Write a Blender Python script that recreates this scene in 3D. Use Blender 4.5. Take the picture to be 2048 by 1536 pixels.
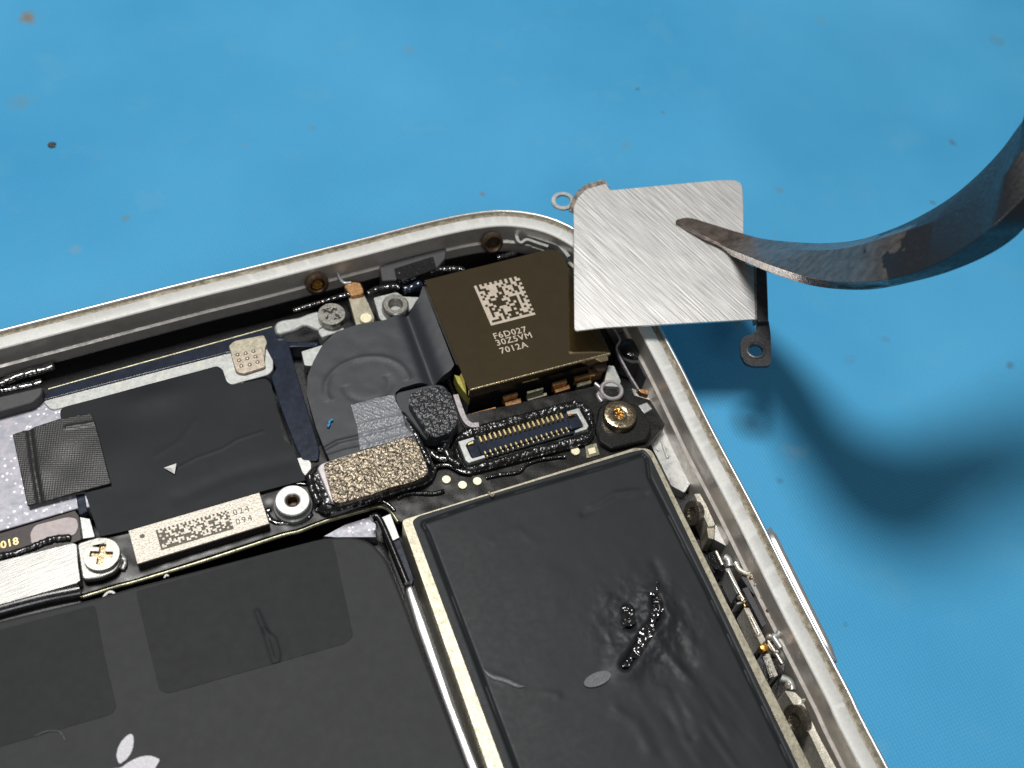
import bpy, bmesh, math, random
import numpy as np
from mathutils import Vector, Matrix
from mathutils.geometry import tessellate_polygon

S = bpy.context.scene
COL = S.collection
for o in list(bpy.data.objects):
    bpy.data.objects.remove(o)
# 1 Blender unit is 1 mm
S.unit_settings.system = 'METRIC'
S.unit_settings.scale_length = 0.001
# ------------------------------------------------------------------ camera
FOC = 2343.0
CX, CY = 1024.0, 768.0
ax = np.array([7500., -2050., FOC]); ax /= np.linalg.norm(ax)
ay = np.array([-1754., -3738., FOC]); ay -= ax*(ax@ay); ay /= np.linalg.norm(ay)
az = np.cross(ax, ay)
RC = np.array([ax, ay, az])                 # camera (x right, y down, z forward) -> world
FW = RC @ np.array([0, 0, 1.])
CAM = np.array([0, 0, 7.]) - 90*FW
cd = bpy.data.cameras.new('camera')
cam = bpy.data.objects.new('camera', cd); COL.objects.link(cam)
r_ = RC @ np.array([1., 0, 0]); u_ = RC @ np.array([0, -1., 0]); b_ = -FW
cam.matrix_world = Matrix(((r_[0], u_[0], b_[0], CAM[0]), (r_[1], u_[1], b_[1], CAM[1]),
                           (r_[2], u_[2], b_[2], CAM[2]), (0, 0, 0, 1)))
cd.sensor_width = 36; cd.lens = 36*FOC/2048
cd.clip_start = 1; cd.clip_end = 3000
cd.dof.use_dof = True; cd.dof.focus_distance = 87.0
cd.dof.aperture_fstop = 0.055    # lens is small next to a millimetre-unit scene: aperture about 0.5 mm
S.camera = cam
# ------------------------------------------------------------------ light
W = bpy.data.worlds.new('World'); S.world = W; W.use_nodes = True
wn = W.node_tree.nodes; wl = W.node_tree.links
bg = wn['Background']
tc = wn.new('ShaderNodeTexCoord'); sx = wn.new('ShaderNodeSeparateXYZ'); rp = wn.new('ShaderNodeValToRGB')
wl.new(tc.outputs['Generated'], sx.inputs[0]); wl.new(sx.outputs['Z'], rp.inputs[0]); wl.new(rp.outputs[0], bg.inputs[0])
rp.color_ramp.elements[0].position = 0.0; rp.color_ramp.elements[0].color = (.30, .33, .38, 1)
rp.color_ramp.elements[1].position = 0.9; rp.color_ramp.elements[1].color = (1, .98, .93, 1)
bg.inputs[1].default_value = 0.13
def area(name, loc, target, size, power, color):
    l = bpy.data.lights.new(name, 'AREA'); l.shape = 'DISK'; l.size = size; l.energy = power; l.color = color
    o = bpy.data.objects.new(name, l); COL.objects.link(o); o.location = loc
    o.rotation_euler = (Vector(target)-Vector(loc)).to_track_quat('-Z', 'Y').to_euler()
    return o
area('work_lamp', (-30, 70, 345), (8, 0, 0), 96, 1.26e6, (1, .985, .95))
area('bench_lamp', (-60, -200, 220), (0, 0, 0), 90, 1.3e5, (.95, .98, 1))
S.view_settings.view_transform = 'Standard'; S.view_settings.look = 'None'
S.view_settings.exposure = 0; S.view_settings.gamma = 1; S.view_settings.use_curve_mapping = False
S.render.engine = 'CYCLES'

# ------------------------------------------------------------------ helpers
def P(px, py, z):
    d = RC @ np.array([(px-CX)/FOC, (py-CY)/FOC, 1.0])
    return CAM + d*((z-CAM[2])/d[2])
def PP(px, py, p0, n):
    d = RC @ np.array([(px-CX)/FOC, (py-CY)/FOC, 1.0]); p0 = np.array(p0); n = np.array(n)
    return CAM + d*(((p0-CAM)@n)/(d@n))
def crop(x0, y0, s):
    return lambda *pts: [(x0+a/s, y0+b/s) for a, b in pts]
A = crop(0, 560, 3.2); B = crop(500, 400, 4.096); C = crop(840, 420, 4.096); D = crop(780, 700, 3.657)
E = crop(0, 940, 3.2); F = crop(1280, 860, 4.8); G = crop(1320, 1100, 3.523); H = crop(1080, 330, 3.658)
I = crop(1300, 240, 2.738); J = crop(600, 980, 2.762); L = crop(0, 1100, 2.695); M_ = crop(520, 760, 4.518)
N = crop(0, 600, 5.12); O = crop(1140, 640, 5.12); Q = crop(240, 970, 6.4); R = crop(1020, 430, 11.81)
SS = crop(930, 540, 8.533); T = crop(1160, 1130, 6.146); FULL = crop(0, 0, 1)
rng = random.Random(4); nr = np.random.RandomState(5)

def vnoise(x, y, scale, seed=0, octv=1):
    out = 0; amp = 1; tot = 0
    for o in range(octv):
        X = np.asarray(x)*scale + 1000.3; Y = np.asarray(y)*scale + 1000.7
        xi = np.floor(X).astype(int); yi = np.floor(Y).astype(int); fx = X-xi; fy = Y-yi
        fx = fx*fx*(3-2*fx); fy = fy*fy*(3-2*fy)
        def h(a, b):
            n = (a*73856093) ^ (b*19349663) ^ ((seed+o)*83492791)
            n = (n ^ (n >> 13))*1274126177 & 0x7fffffff
            return (n % 10007)/10007.0
        v = (h(xi, yi)*(1-fx)+h(xi+1, yi)*fx)*(1-fy)+(h(xi, yi+1)*(1-fx)+h(xi+1, yi+1)*fx)*fy
        out = out+v*amp; tot += amp; amp *= .5; scale *= 2.03
    return out/tot*2-1

# ---- materials
def lin(c):
    return tuple(((v/255)/12.92 if v/255 <= .04045 else ((v/255+.055)/1.055)**2.4) for v in c)
def mat(name, col, metal=0.0, rough=.5, var=.12, vscale=3, bump=0.0, bscale=20, detail=4, rvar=.1, spec=.5,
        coat=0, col2=None, spots=None, stretch=None, aniso=0, bdist=.05, sheen=0, fleck=None):
    m = bpy.data.materials.new(name); m.use_nodes = True
    n = m.node_tree.nodes; l = m.node_tree.links; p = n['Principled BSDF']
    p.inputs['Metallic'].default_value = metal
    p.inputs['Specular IOR Level'].default_value = spec
    p.inputs['Coat Weight'].default_value = coat; p.inputs['Coat Roughness'].default_value = .12
    if aniso: p.inputs['Anisotropic'].default_value = aniso
    t = n.new('ShaderNodeTexCoord'); mp = n.new('ShaderNodeMapping'); l.new(t.outputs['Object'], mp.inputs[0])
    if stretch:
        mp.vector_type = 'TEXTURE'; mp.inputs['Rotation'].default_value = (0, 0, stretch[0]); mp.inputs['Scale'].default_value = tuple(1/v for v in stretch[1])
    def noise(sc, det, vec=None):
        a = n.new('ShaderNodeTexNoise'); a.inputs['Scale'].default_value = sc; a.inputs['Detail'].default_value = det
        l.new((vec or mp.outputs[0]), a.inputs['Vector']); return a
    na = noise(vscale, detail); cr = n.new('ShaderNodeValToRGB'); l.new(na.outputs[0], cr.inputs[0])
    c2 = col2 or tuple(min(1, c*(1+var)) for c in col); c1 = col if col2 else tuple(c*(1-var) for c in col)
    cr.color_ramp.elements[0].position = .35; cr.color_ramp.elements[0].color = (*c1, 1)
    cr.color_ramp.elements[1].position = .65; cr.color_ramp.elements[1].color = (*c2, 1)
    out = cr.outputs[0]
    if spots:
        for (sc, thr, soft, scol, fac) in spots:
            ns = noise(sc, 5, t.outputs['Object']); mr = n.new('ShaderNodeMapRange'); l.new(ns.outputs[0], mr.inputs[0])
            mr.inputs[1].default_value = thr; mr.inputs[2].default_value = thr+soft; mr.inputs[4].default_value = fac
            mx = n.new('ShaderNodeMix'); mx.data_type = 'RGBA'; l.new(mr.outputs[0], mx.inputs[0]); l.new(out, mx.inputs[6])
            mx.inputs[7].default_value = (*scol, 1); out = mx.outputs[2]
    if fleck:
        sc, thr, fcol = fleck
        v = n.new('ShaderNodeTexVoronoi'); v.inputs['Scale'].default_value = sc; l.new(t.outputs['Object'], v.inputs['Vector'])
        mr = n.new('ShaderNodeMapRange'); l.new(v.outputs['Distance'], mr.inputs[0])
        mr.inputs[1].default_value = thr; mr.inputs[2].default_value = thr*.5; mr.inputs[3].default_value = 0; mr.inputs[4].default_value = 1
        mx = n.new('ShaderNodeMix'); mx.data_type = 'RGBA'; l.new(mr.outputs[0], mx.inputs[0]); l.new(out, mx.inputs[6])
        mx.inputs[7].default_value = (*fcol, 1); out = mx.outputs[2]
    l.new(out, p.inputs['Base Color'])
    nb = noise(vscale*2.7, 3); mr = n.new('ShaderNodeMapRange'); l.new(nb.outputs[0], mr.inputs[0])
    mr.inputs[1].default_value = .3; mr.inputs[2].default_value = .7
    mr.inputs[3].default_value = max(.02, rough-rvar); mr.inputs[4].default_value = min(1, rough+rvar)
    l.new(mr.outputs[0], p.inputs['Roughness'])
    if bump:
        nn = noise(bscale, 3); bp = n.new('ShaderNodeBump'); bp.inputs['Strength'].default_value = bump
        bp.inputs['Distance'].default_value = bdist; l.new(nn.outputs[0], bp.inputs['Height']); l.new(bp.outputs[0], p.inputs['Normal'])
    return m

MT = {}
MT['alu'] = mat('bead_blasted_aluminium', (.62, .62, .62), .75, .42, .06, 2, .25, 14, rvar=.06)
MT['alu_wall'] = mat('aluminium_inner_wall', (.60, .56, .52), .5, .42, .10, .8, .05, 20, spots=[(.8, .55, .15, (.25, .21, .18), .3)])
MT['chamfer'] = mat('polished_chamfer', (.62, .62, .61), .8, .36, .04, 1, rvar=.05)
MT['ledge'] = mat('frame_ledge', (.55, .55, .53), .1, .55, .05, 5, .12, 14, spots=[(1.3, .62, .08, (.45, .45, .42), .4)])
MT['residue'] = mat('adhesive_residue', (.13, .105, .07), .1, .45, .4, 3, .5, 9, col2=(.27, .235, .17))
MT['tray'] = mat('black_tray', (.006, .006, .008), 0, .35, .3, 4, .15, 6)
MT['silver'] = mat('stainless_shield', (.43, .44, .43), .6, .42, .09, 2.5, .12, 12, spots=[(.7, .6, .1, (.62, .60, .45), .4)])
MT['floor_silver'] = mat('satin_floor', (.50, .50, .49), .8, .38, .1, 1, .15, 16)
MT['dimple'] = mat('dimpled_foil', (.29, .30, .345), .35, .48, .1, 1.4, .2, 3, col2=(.40, .385, .43), fleck=(2.3, .28, (.80, .81, .86)))
MT['navy'] = mat('navy_gloss', (.012, .018, .034), 0, .2, .2, 1.0, .02, 8, coat=.5, rvar=.03, spots=[(6, .74, .02, (.2, .22, .26), .6)])
MT['graphite'] = mat('graphite_sheet', (.0115, .0135, .0165), 0, .5, .03, .5, rvar=.02, spec=.15)
MT['battery'] = mat('battery_wrap', (.029, .030, .032), 0, .6, .03, .6, rvar=.02, spec=.18, spots=[(3, .80, .02, (.08, .08, .08), .6)])
MT['tape'] = mat('battery_tape', (.017, .018, .020), 0, .6, .04, .6, spec=.16, rvar=.02)
MT['taptic_skin'] = mat('black_foil', (.016, .0185, .021), 0, .48, .04, .8, rvar=.04, spec=.2)
MT['gloss_black'] = mat('glossy_sealant', (.006, .006, .007), 0, .16, .3, 6, .3, 2.5, rvar=.05, bdist=.25, coat=1, spec=.8)
MT['torn'] = mat('wet_black_tear', (.008, .008, .009), 0, .14, .3, 6, .15, 4, rvar=.05, bdist=.1, coat=1, spec=.9)
MT['gasket'] = mat('textured_gasket', (.009, .009, .010), 0, .26, .3, 6, .3, 6, rvar=.06, bdist=.1, coat=.4, detail=2)
MT['foam'] = mat('black_foam', (.020, .021, .025), 0, .3, .3, 9, .5, 12, rvar=.1, bdist=.06)
MT['copper_foam'] = mat('metallised_foam', (.022, .018, .012), .6, .36, .4, 7, .4, 16, col2=(.42, .35, .26), rvar=.1, bdist=.06)
MT['woven'] = mat('woven_cloth', (.025, .025, .026), .2, .42, .3, 9, .2, 9)
MT['pcb'] = mat('black_circuit_board', (.008, .008, .008), 0, .32, .3, 4, spec=.4)
MT['olive_edge'] = mat('olive_edge', (.26, .25, .17), .7, .35, .25, 3, .2, 9)
MT['gold_can'] = mat('dark_gold_shield', (.42, .33, .20), 1, .09, .03, 1, rvar=.015, spots=[(7, .74, .02, (.55, .5, .42), .9)])
MT['gold_edge'] = mat('gold_glint_and_solder', (.80, .66, .40), 1, .25, .2, 4, .3, 9)  # bright gold for the camera edge highlight and some solder blobs
MT['gold'] = mat('gold_plating', (.85, .68, .33), .9, .32, .08, 6)
MT['cream_gold'] = mat('pale_gold', (.80, .74, .52), .55, .4, .08, 6)
MT['nickel_gold'] = mat('champagne_nickel', (.38, .35, .27), .75, .42, .14, 2, .12, 8)
MT['copper'] = mat('copper_contact', (.50, .28, .13), .85, .35, .25, 4, .2, 9)
MT['copper_hot'] = mat('copper_bright', (.72, .36, .08), .9, .3, .25, 5, .3, 9)
MT['label'] = mat('sintered_shield', (.47, .43, .375), .6, .5, .22, 7, .5, 9, rvar=.1, bdist=.05)
MT['label_side'] = mat('shield_side', (.05, .038, .035), .5, .4, .2, 3)
MT['etch_dark'] = mat('laser_mark_dark', (.10, .085, .065), .2, .6, .2, 6)
MT['etch_light'] = mat('laser_mark_light', (.46, .40, .33), .3, .55, .12, 6)
MT['brushed'] = mat('brushed_nickel', (.32, .315, .30), .9, .42, .12, 3, .35, 3, stretch=(math.radians(8), (.2, 5, 1)), rvar=.08, bdist=.03)
MT['plate'] = mat('brushed_steel', (.76, .75, .74), .85, .37, .10, 1.1, .45, 1.2, stretch=(math.radians(-73), (.12, 5, 1)), rvar=.09, bdist=.03)
MT['plate_edge'] = mat('darker_edge_steel', (.36, .32, .28), .9, .35, .35, 2, .3, 8)  # darker, browner steel than the plate face
MT['black_arm'] = mat('blackened_steel', (.036, .036, .040), .3, .36, .3, 4, .25, 12)
MT['screw'] = mat('nickel_screw', (.33, .325, .295), .85, .34, .08, 3, .04, 6)
MT['screw_gold'] = mat('bronze_screw', (.50, .41, .27), 1, .22, .12, 2, .15, 1.6, bdist=.3)
MT['recess'] = mat('copper_recess', (.36, .26, .15), .9, .35, .4, 5, .5, 8)
MT['worn_screw'] = mat('darkened_screw', (.26, .235, .20), .9, .25, .3, 3, .2, 4)
MT['pad_nickel'] = mat('warm_nickel', (.42, .36, .29), .7, .4, .12, 3, .2, 9)
MT['bright'] = mat('bright_nickel_tab', (.66, .62, .53), .6, .3, .15, 3, .2, 8)
MT['smooth_black'] = mat('smooth_black_film', (.006, .006, .007), 0, .22, .2, 2, coat=.3)
MT['dark_bore'] = mat('brown_bore', (.09, .06, .04), .6, .4, .3, 4)
MT['cable'] = mat('matte_cable_cover', (.024, .027, .034), 0, .56, .10, 5, .4, 16, rvar=.05, bdist=.025)
MT['clear_tape'] = mat('translucent_tape', (.17, .18, .20), 0, .28, .15, 2, .9, 5.0, rvar=.05, bdist=.09, detail=1)
MT['olive'] = mat('polyimide', (.34, .32, .06), 0, .35, .15, 3)
MT['pink_pad'] = mat('grey_pink_pad', (.44, .38, .38), 0, .55, .08, 3)
MT['brown_flex'] = mat('brown_flex', (.022, .012, .010), 0, .4, .2, 3)
MT['stiff'] = mat('grey_stiffener', (.42, .39, .40), .5, .35, .1, 3)
MT['white_mark'] = mat('printed_logo', (.50, .49, .53), 0, .5, .05, 5)
MT['scuff'] = mat('grey_scuff', (.085, .09, .10), 0, .5, .25, 6, spots=[(9, .5, .1, (.08, .08, .085), .8)])
MT['lint'] = mat('white_lint', (.75, .75, .72), 0, .6, .1, 5)
MT['blue_fibre'] = mat('blue_fibre', (.03, .22, .42), 0, .5, .2, 5)
MT['crumb'] = mat('dark_crumb', (.06, .05, .045), 0, .7, .3, 5)
MT['tray_grey'] = mat('dark_plastic', (.045, .045, .048), 0, .5, .1, 3, .2, 12)

def blue_mat():
    m = bpy.data.materials.new('blue_silicone'); m.use_nodes = True
    n = m.node_tree.nodes; l = m.node_tree.links; p = n['Principled BSDF']
    t = n.new('ShaderNodeTexCoord')
    def noise(sc, det=4, w=.5):
        a = n.new('ShaderNodeTexNoise'); a.inputs['Scale'].default_value = sc; a.inputs['Detail'].default_value = det
        a.inputs['Roughness'].default_value = w; l.new(t.outputs['Object'], a.inputs['Vector']); return a.outputs[0]
    def rng_(src, a, b, c=0, d=1):
        r = n.new('ShaderNodeMapRange'); l.new(src, r.inputs[0]); r.inputs[1].default_value = a; r.inputs[2].default_value = b
        r.inputs[3].default_value = c; r.inputs[4].default_value = d; return r.outputs[0]
    def mix(fac, a, b, typ='MIX'):
        x = n.new('ShaderNodeMix'); x.data_type = 'RGBA'; x.blend_type = typ
        l.new(fac, x.inputs[0])
        if hasattr(a, 'links'): l.new(a, x.inputs[6])
        else: x.inputs[6].default_value = (*a, 1)
        if hasattr(b, 'links'): l.new(b, x.inputs[7])
        else: x.inputs[7].default_value = (*b, 1)
        return x.outputs[2]
    base = mix(rng_(noise(.035, 4), .3, .7), (.047, .275, .505), (.074, .342, .592))
    base = mix(rng_(noise(.16, 5, .6), .56, .72, 0, .22), base, (.12, .34, .50))
    base = mix(rng_(noise(.5, 5, .6), .66, .78, 0, .30), base, (.16, .24, .26))
    # individual stains where the mat is marked
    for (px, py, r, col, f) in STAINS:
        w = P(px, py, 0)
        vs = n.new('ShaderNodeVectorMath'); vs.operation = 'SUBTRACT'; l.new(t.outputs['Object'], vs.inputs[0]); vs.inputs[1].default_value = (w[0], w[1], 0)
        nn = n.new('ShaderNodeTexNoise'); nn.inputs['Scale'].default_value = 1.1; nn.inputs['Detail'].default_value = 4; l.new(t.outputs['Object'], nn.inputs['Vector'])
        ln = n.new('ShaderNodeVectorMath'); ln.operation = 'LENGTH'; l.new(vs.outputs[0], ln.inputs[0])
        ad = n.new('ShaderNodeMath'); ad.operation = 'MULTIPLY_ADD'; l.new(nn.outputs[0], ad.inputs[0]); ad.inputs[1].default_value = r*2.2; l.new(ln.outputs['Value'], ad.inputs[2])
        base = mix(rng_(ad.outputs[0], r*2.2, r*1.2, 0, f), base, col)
    l.new(base, p.inputs['Base Color'])
    l.new(rng_(noise(.3, 3), .3, .7, .50, .60), p.inputs['Roughness'])
    p.inputs['Specular IOR Level'].default_value = .12
    w1 = n.new('ShaderNodeTexWave'); w1.inputs['Scale'].default_value = 1.12; w1.inputs['Distortion'].default_value = .6; l.new(t.outputs['Object'], w1.inputs['Vector'])
    w2 = n.new('ShaderNodeTexWave'); w2.bands_direction = 'Y'; w2.inputs['Scale'].default_value = 1.12; w2.inputs['Distortion'].default_value = .6; l.new(t.outputs['Object'], w2.inputs['Vector'])
    s = n.new('ShaderNodeMath'); l.new(w1.outputs['Fac'], s.inputs[0]); l.new(w2.outputs['Fac'], s.inputs[1])
    s2 = n.new('ShaderNodeMath'); s2.operation = 'MULTIPLY_ADD'; l.new(noise(2.2, 4), s2.inputs[0]); s2.inputs[1].default_value = 2.5; l.new(s.outputs[0], s2.inputs[2])
    b = n.new('ShaderNodeBump'); b.inputs['Strength'].default_value = .32; b.inputs['Distance'].default_value = .045
    l.new(s2.outputs[0], b.inputs['Height']); l.new(b.outputs[0], p.inputs['Normal'])
    return m

# ---- object plumbing
def thing(name, label, cat, loc, group=None):
    o = bpy.data.objects.new(name, None); COL.objects.link(o); o.location = loc; o.empty_display_size = 2
    o['label'] = label; o['category'] = cat
    if group: o['group'] = group
    return o
def tag(o, label, cat, group=None):
    o['label'] = label; o['category'] = cat
    if group: o['group'] = group
    return o
def link(name, me, m, parent=None, angle=35, smooth=True, label=None):
    o = bpy.data.objects.new(name, me); COL.objects.link(o)
    if m: me.materials.append(m)
    if smooth:
        for p in me.polygons: p.use_smooth = True
        me.set_sharp_from_angle(angle=math.radians(angle))
    if parent is not None:
        o.parent = parent
        if parent.type == 'EMPTY': o.matrix_parent_inverse = Matrix.Translation(-Vector(parent.location))
    if label: o['label'] = label
    return o
def from_bm(name, bm, m, parent=None, angle=35, label=None):
    bmesh.ops.recalc_face_normals(bm, faces=bm.faces)
    me = bpy.data.meshes.new(name); bm.to_mesh(me); bm.free()
    return link(name, me, m, parent, angle, label=label)
def bevel(o, w, seg=2, ang=40):
    b = o.modifiers.new('edge', 'BEVEL'); b.width = w; b.segments = seg; b.limit_method = 'ANGLE'; b.angle_limit = math.radians(ang)
    b.harden_normals = False
    return o
def roundpts(pts, r, seg=5):
    n = len(pts); out = []
    for i in range(n):
        p0 = np.array(pts[i-1][:2]); p1 = np.array(pts[i][:2]); p2 = np.array(pts[(i+1) % n][:2])
        a = p0-p1; b = p2-p1; la = np.linalg.norm(a); lb = np.linalg.norm(b)
        ri = r[i] if isinstance(r, (list, tuple)) else r
        k = min(ri, la*.45, lb*.45)
        if k < 1e-4: out.append(tuple(p1)); continue
        s = p1+a/la*k; e = p1+b/lb*k
        for j in range(seg+1):
            t = j/seg; out.append(tuple((1-t)**2*s+2*t*(1-t)*p1+t*t*e))
    return out
def solid(bm, outer, z0, z1, holes=(), zf=None):
    """prism over a world x-y outline with holes"""
    loops = [outer]+list(holes)
    flat = [p for lp in loops for p in lp]
    top = [bm.verts.new((p[0], p[1], z1)) for p in flat]; bot = [bm.verts.new((p[0], p[1], z0)) for p in flat]
    if holes:
        tris = tessellate_polygon([[Vector((p[0], p[1], 0)) for p in lp] for lp in loops])
        for t in tris:
            for vs in (top, bot):
                try: bm.faces.new([vs[i] for i in t])
                except ValueError: pass
    else:
        bm.faces.new(top); bm.faces.new(bot[::-1])
    k = 0
    for lp in loops:
        n = len(lp)
        for i in range(n):
            a = k+i; b = k+(i+1) % n
            bm.faces.new((top[a], top[b], bot[b], bot[a]))
        k += n
    return top+bot
def W2(pts, z): return [tuple(P(x, y, z)[:2]) for x, y in pts]
def prism(name, pts, z0, z1, m, parent=None, r=0, bv=.05, holes=(), label=None, seg=2, wpts=None):
    w = wpts if wpts is not None else W2(pts, z1)
    if r: w = roundpts(w, r)
    bm = bmesh.new(); solid(bm, w, z0, z1, holes)
    o = from_bm(name, bm, MT[m] if isinstance(m, str) else m, parent, label=label)
    if bv: bevel(o, bv, seg)
    return o
def circ(c, r, n=32, ph=0): return [(c[0]+r*math.cos(ph+2*math.pi*i/n), c[1]+r*math.sin(ph+2*math.pi*i/n)) for i in range(n)]
def lathe_bm(bm, prof, c, axis=(0, 0, 1), seg=40):
    axis = Vector(axis).normalized(); q = axis.to_track_quat('Z', 'Y'); rings = []
    for r, z in prof:
        if r < 1e-5: rings.append([bm.verts.new(Vector(c)+q @ Vector((0, 0, z)))])
        else: rings.append([bm.verts.new(Vector(c)+q @ Vector((r*math.cos(2*math.pi*i/seg), r*math.sin(2*math.pi*i/seg), z))) for i in range(seg)])
    for a, b in zip(rings, rings[1:]):
        for i in range(seg):
            j = (i+1) % seg
            if len(a) == 1 and len(b) == 1: continue
            if len(a) == 1: bm.faces.new((a[0], b[i], b[j]))
            elif len(b) == 1: bm.faces.new((a[i], b[0], a[j]))
            else: bm.faces.new((a[i], b[i], b[j], a[j]))
def lathe(name, prof, c, m, parent=None, axis=(0, 0, 1), seg=40, label=None):
    bm = bmesh.new(); lathe_bm(bm, prof, c, axis, seg)
    return from_bm(name, bm, MT[m], parent, label=label)
def smoothpath(pts, n):
    pts = [np.array(p, float) for p in pts]
    q = [2*pts[0]-pts[1]]+pts+[2*pts[-1]-pts[-2]]; out = []
    for i in range(1, len(q)-2):
        for k in range(n):
            t = k/n; p0, p1, p2, p3 = q[i-1:i+3]
            out.append(.5*((2*p1)+(-p0+p2)*t+(2*p0-5*p1+4*p2-p3)*t*t+(-p0+3*p1-3*p2+p3)*t**3))
    out.append(q[-2]); return out
def tube(name, pts, r, m, parent=None, seg=8, lump=0.0, sub=6, flat=1.0, taper=False, label=None):
    """pts: world 3-D; a lumpy or smooth tube"""
    if lump and m == 'gloss_black': lump *= .5; flat = .6; r *= .9
    path = smoothpath(pts, sub) if len(pts) > 2 else [np.array(p, float) for p in pts]
    if lump:   # denser
        dd = []
        for a, b in zip(path, path[1:]):
            k = max(1, int(np.linalg.norm(b-a)/(r*.35)));  dd += [a+(b-a)*i/k for i in range(k)]
        path = dd+[path[-1]]
    bm = bmesh.new(); rings = []; n = len(path)
    for i, p in enumerate(path):
        t = path[min(i+1, n-1)]-path[max(i-1, 0)]; t = t/np.linalg.norm(t)
        s = np.cross(t, [0, 0, 1.]); s = s/(np.linalg.norm(s)+1e-9); up = np.cross(s, t)
        rr = r*(1 if not taper else max(.15, 1-abs(2*i/(n-1)-1)**3))
        ring = []
        for k in range(seg):
            a = 2*math.pi*k/seg; f = 1+lump*(rng.random()*2-1)
            ring.append(bm.verts.new(p+rr*f*(math.cos(a)*s+flat*math.sin(a)*up)))
        rings.append(ring)
    for a, b in zip(rings, rings[1:]):
        for k in range(seg): bm.faces.new((a[k], a[(k+1) % seg], b[(k+1) % seg], b[k]))
    bm.faces.new(rings[0]); bm.faces.new(rings[-1][::-1])
    o = from_bm(name, bm, MT[m], parent, angle=80, label=label)
    if lump:
        s_ = o.modifiers.new('s', 'SUBSURF'); s_.levels = 1; s_.render_levels = 1
    return o
def Z(pts, z): return [P(x, y, z if not hasattr(z, '__len__') else z[i]) for i, (x, y) in enumerate(pts)]
def inside(poly, X, Y):
    c = np.zeros(X.shape, bool); n = len(poly)
    for i in range(n):
        x1, y1 = poly[i]; x2, y2 = poly[i-1]
        k = ((y1 > Y) != (y2 > Y)) & (X < (x2-x1)*(Y-y1)/((y2-y1) if y2 != y1 else 1e-12)+x1); c ^= k
    return c
def seg_dist(X, Y, a, b):
    ax_, ay_ = a; bx, by = b; dx = bx-ax_; dy = by-ay_; L2 = dx*dx+dy*dy+1e-12
    t = np.clip(((X-ax_)*dx+(Y-ay_)*dy)/L2, 0, 1); qx = ax_+t*dx; qy = ay_+t*dy
    return np.hypot(X-qx, Y-qy), qx, qy, t
def pdist(X, Y, pts):
    d = np.full(np.shape(X), 1e9)
    for a, b in zip(pts, pts[1:]): d = np.minimum(d, seg_dist(X, Y, a[:2], b[:2])[0])
    return d
def hsheet(name, pts, z, res, hf, m, parent=None, thick=.15, r=0, angle=60, wpts=None, label=None):
    poly = wpts if wpts is not None else W2(pts, z)
    if r: poly = roundpts(poly, r)
    pa = np.array(poly); x0, y0 = pa.min(0)-res; x1, y1 = pa.max(0)+res
    nx = int((x1-x0)/res)+2; ny = int((y1-y0)/res)+2
    gx, gy = np.meshgrid(x0+np.arange(nx)*res, y0+np.arange(ny)*res)
    fc = inside(poly, gx[:-1, :-1]+res/2, gy[:-1, :-1]+res/2)
    used = np.zeros(gx.shape, int)
    for sy in (0, 1):
        for sx_ in (0, 1): used[sy:sy+ny-1, sx_:sx_+nx-1] += fc
    act = used > 0; bnd = act & (used < 4)
    bx, by = gx[bnd], gy[bnd]; best = np.full(bx.shape, 1e9); qx = bx.copy(); qy = by.copy()
    for i in range(len(poly)):
        d, ux, uy, _ = seg_dist(bx, by, poly[i-1], poly[i]); k = d < best
        best[k] = d[k]; qx[k] = ux[k]; qy[k] = uy[k]
    gx[bnd] = qx; gy[bnd] = qy
    H_ = z+hf(gx, gy)
    idx = -np.ones(gx.shape, int); idx[act] = np.arange(act.sum())
    V = np.stack([gx[act], gy[act], H_[act]], 1)
    fy, fx = np.nonzero(fc)
    Q_ = np.stack([idx[fy, fx], idx[fy, fx+1], idx[fy+1, fx+1], idx[fy+1, fx]], 1)
    me = bpy.data.meshes.new(name)
    bm = bmesh.new(); vs = [bm.verts.new(v) for v in V]
    for q in Q_: bm.faces.new([vs[i] for i in q])
    be = [e for e in bm.edges if e.is_boundary]
    ext = bmesh.ops.extrude_edge_only(bm, edges=be)
    for g in ext['geom']:
        if isinstance(g, bmesh.types.BMVert): g.co.z = z-thick
    for f in bm.faces: pass
    bm.to_mesh(me); bm.free()
    return link(name, me, MT[m] if isinstance(m, str) else m, parent, angle, label=label)
def text(name, s, o_px, d_px, z, size, m, parent=None, spacing=1.0, thick=.004, bold=.0):
    """flat lettering on the plane z; baseline starts at pixel o_px and runs towards d_px"""
    cu = bpy.data.curves.new(name, 'FONT'); cu.body = s; cu.size = 1; cu.space_character = spacing; cu.offset = bold; cu.resolution_u = 3
    tmp = bpy.data.objects.new('tmp', cu); me = bpy.data.meshes.new_from_object(tmp); bpy.data.objects.remove(tmp)
    a = P(*o_px, z); b = P(*d_px, z); dx = (b-a); dx /= np.linalg.norm(dx); dy = np.array([-dx[1], dx[0], 0])
    for v in me.vertices:
        w = a+dx*v.co.x*size+dy*v.co.y*size; v.co = (w[0], w[1], z+thick)
    return link(name, me, MT[m], parent, smooth=False)
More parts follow.
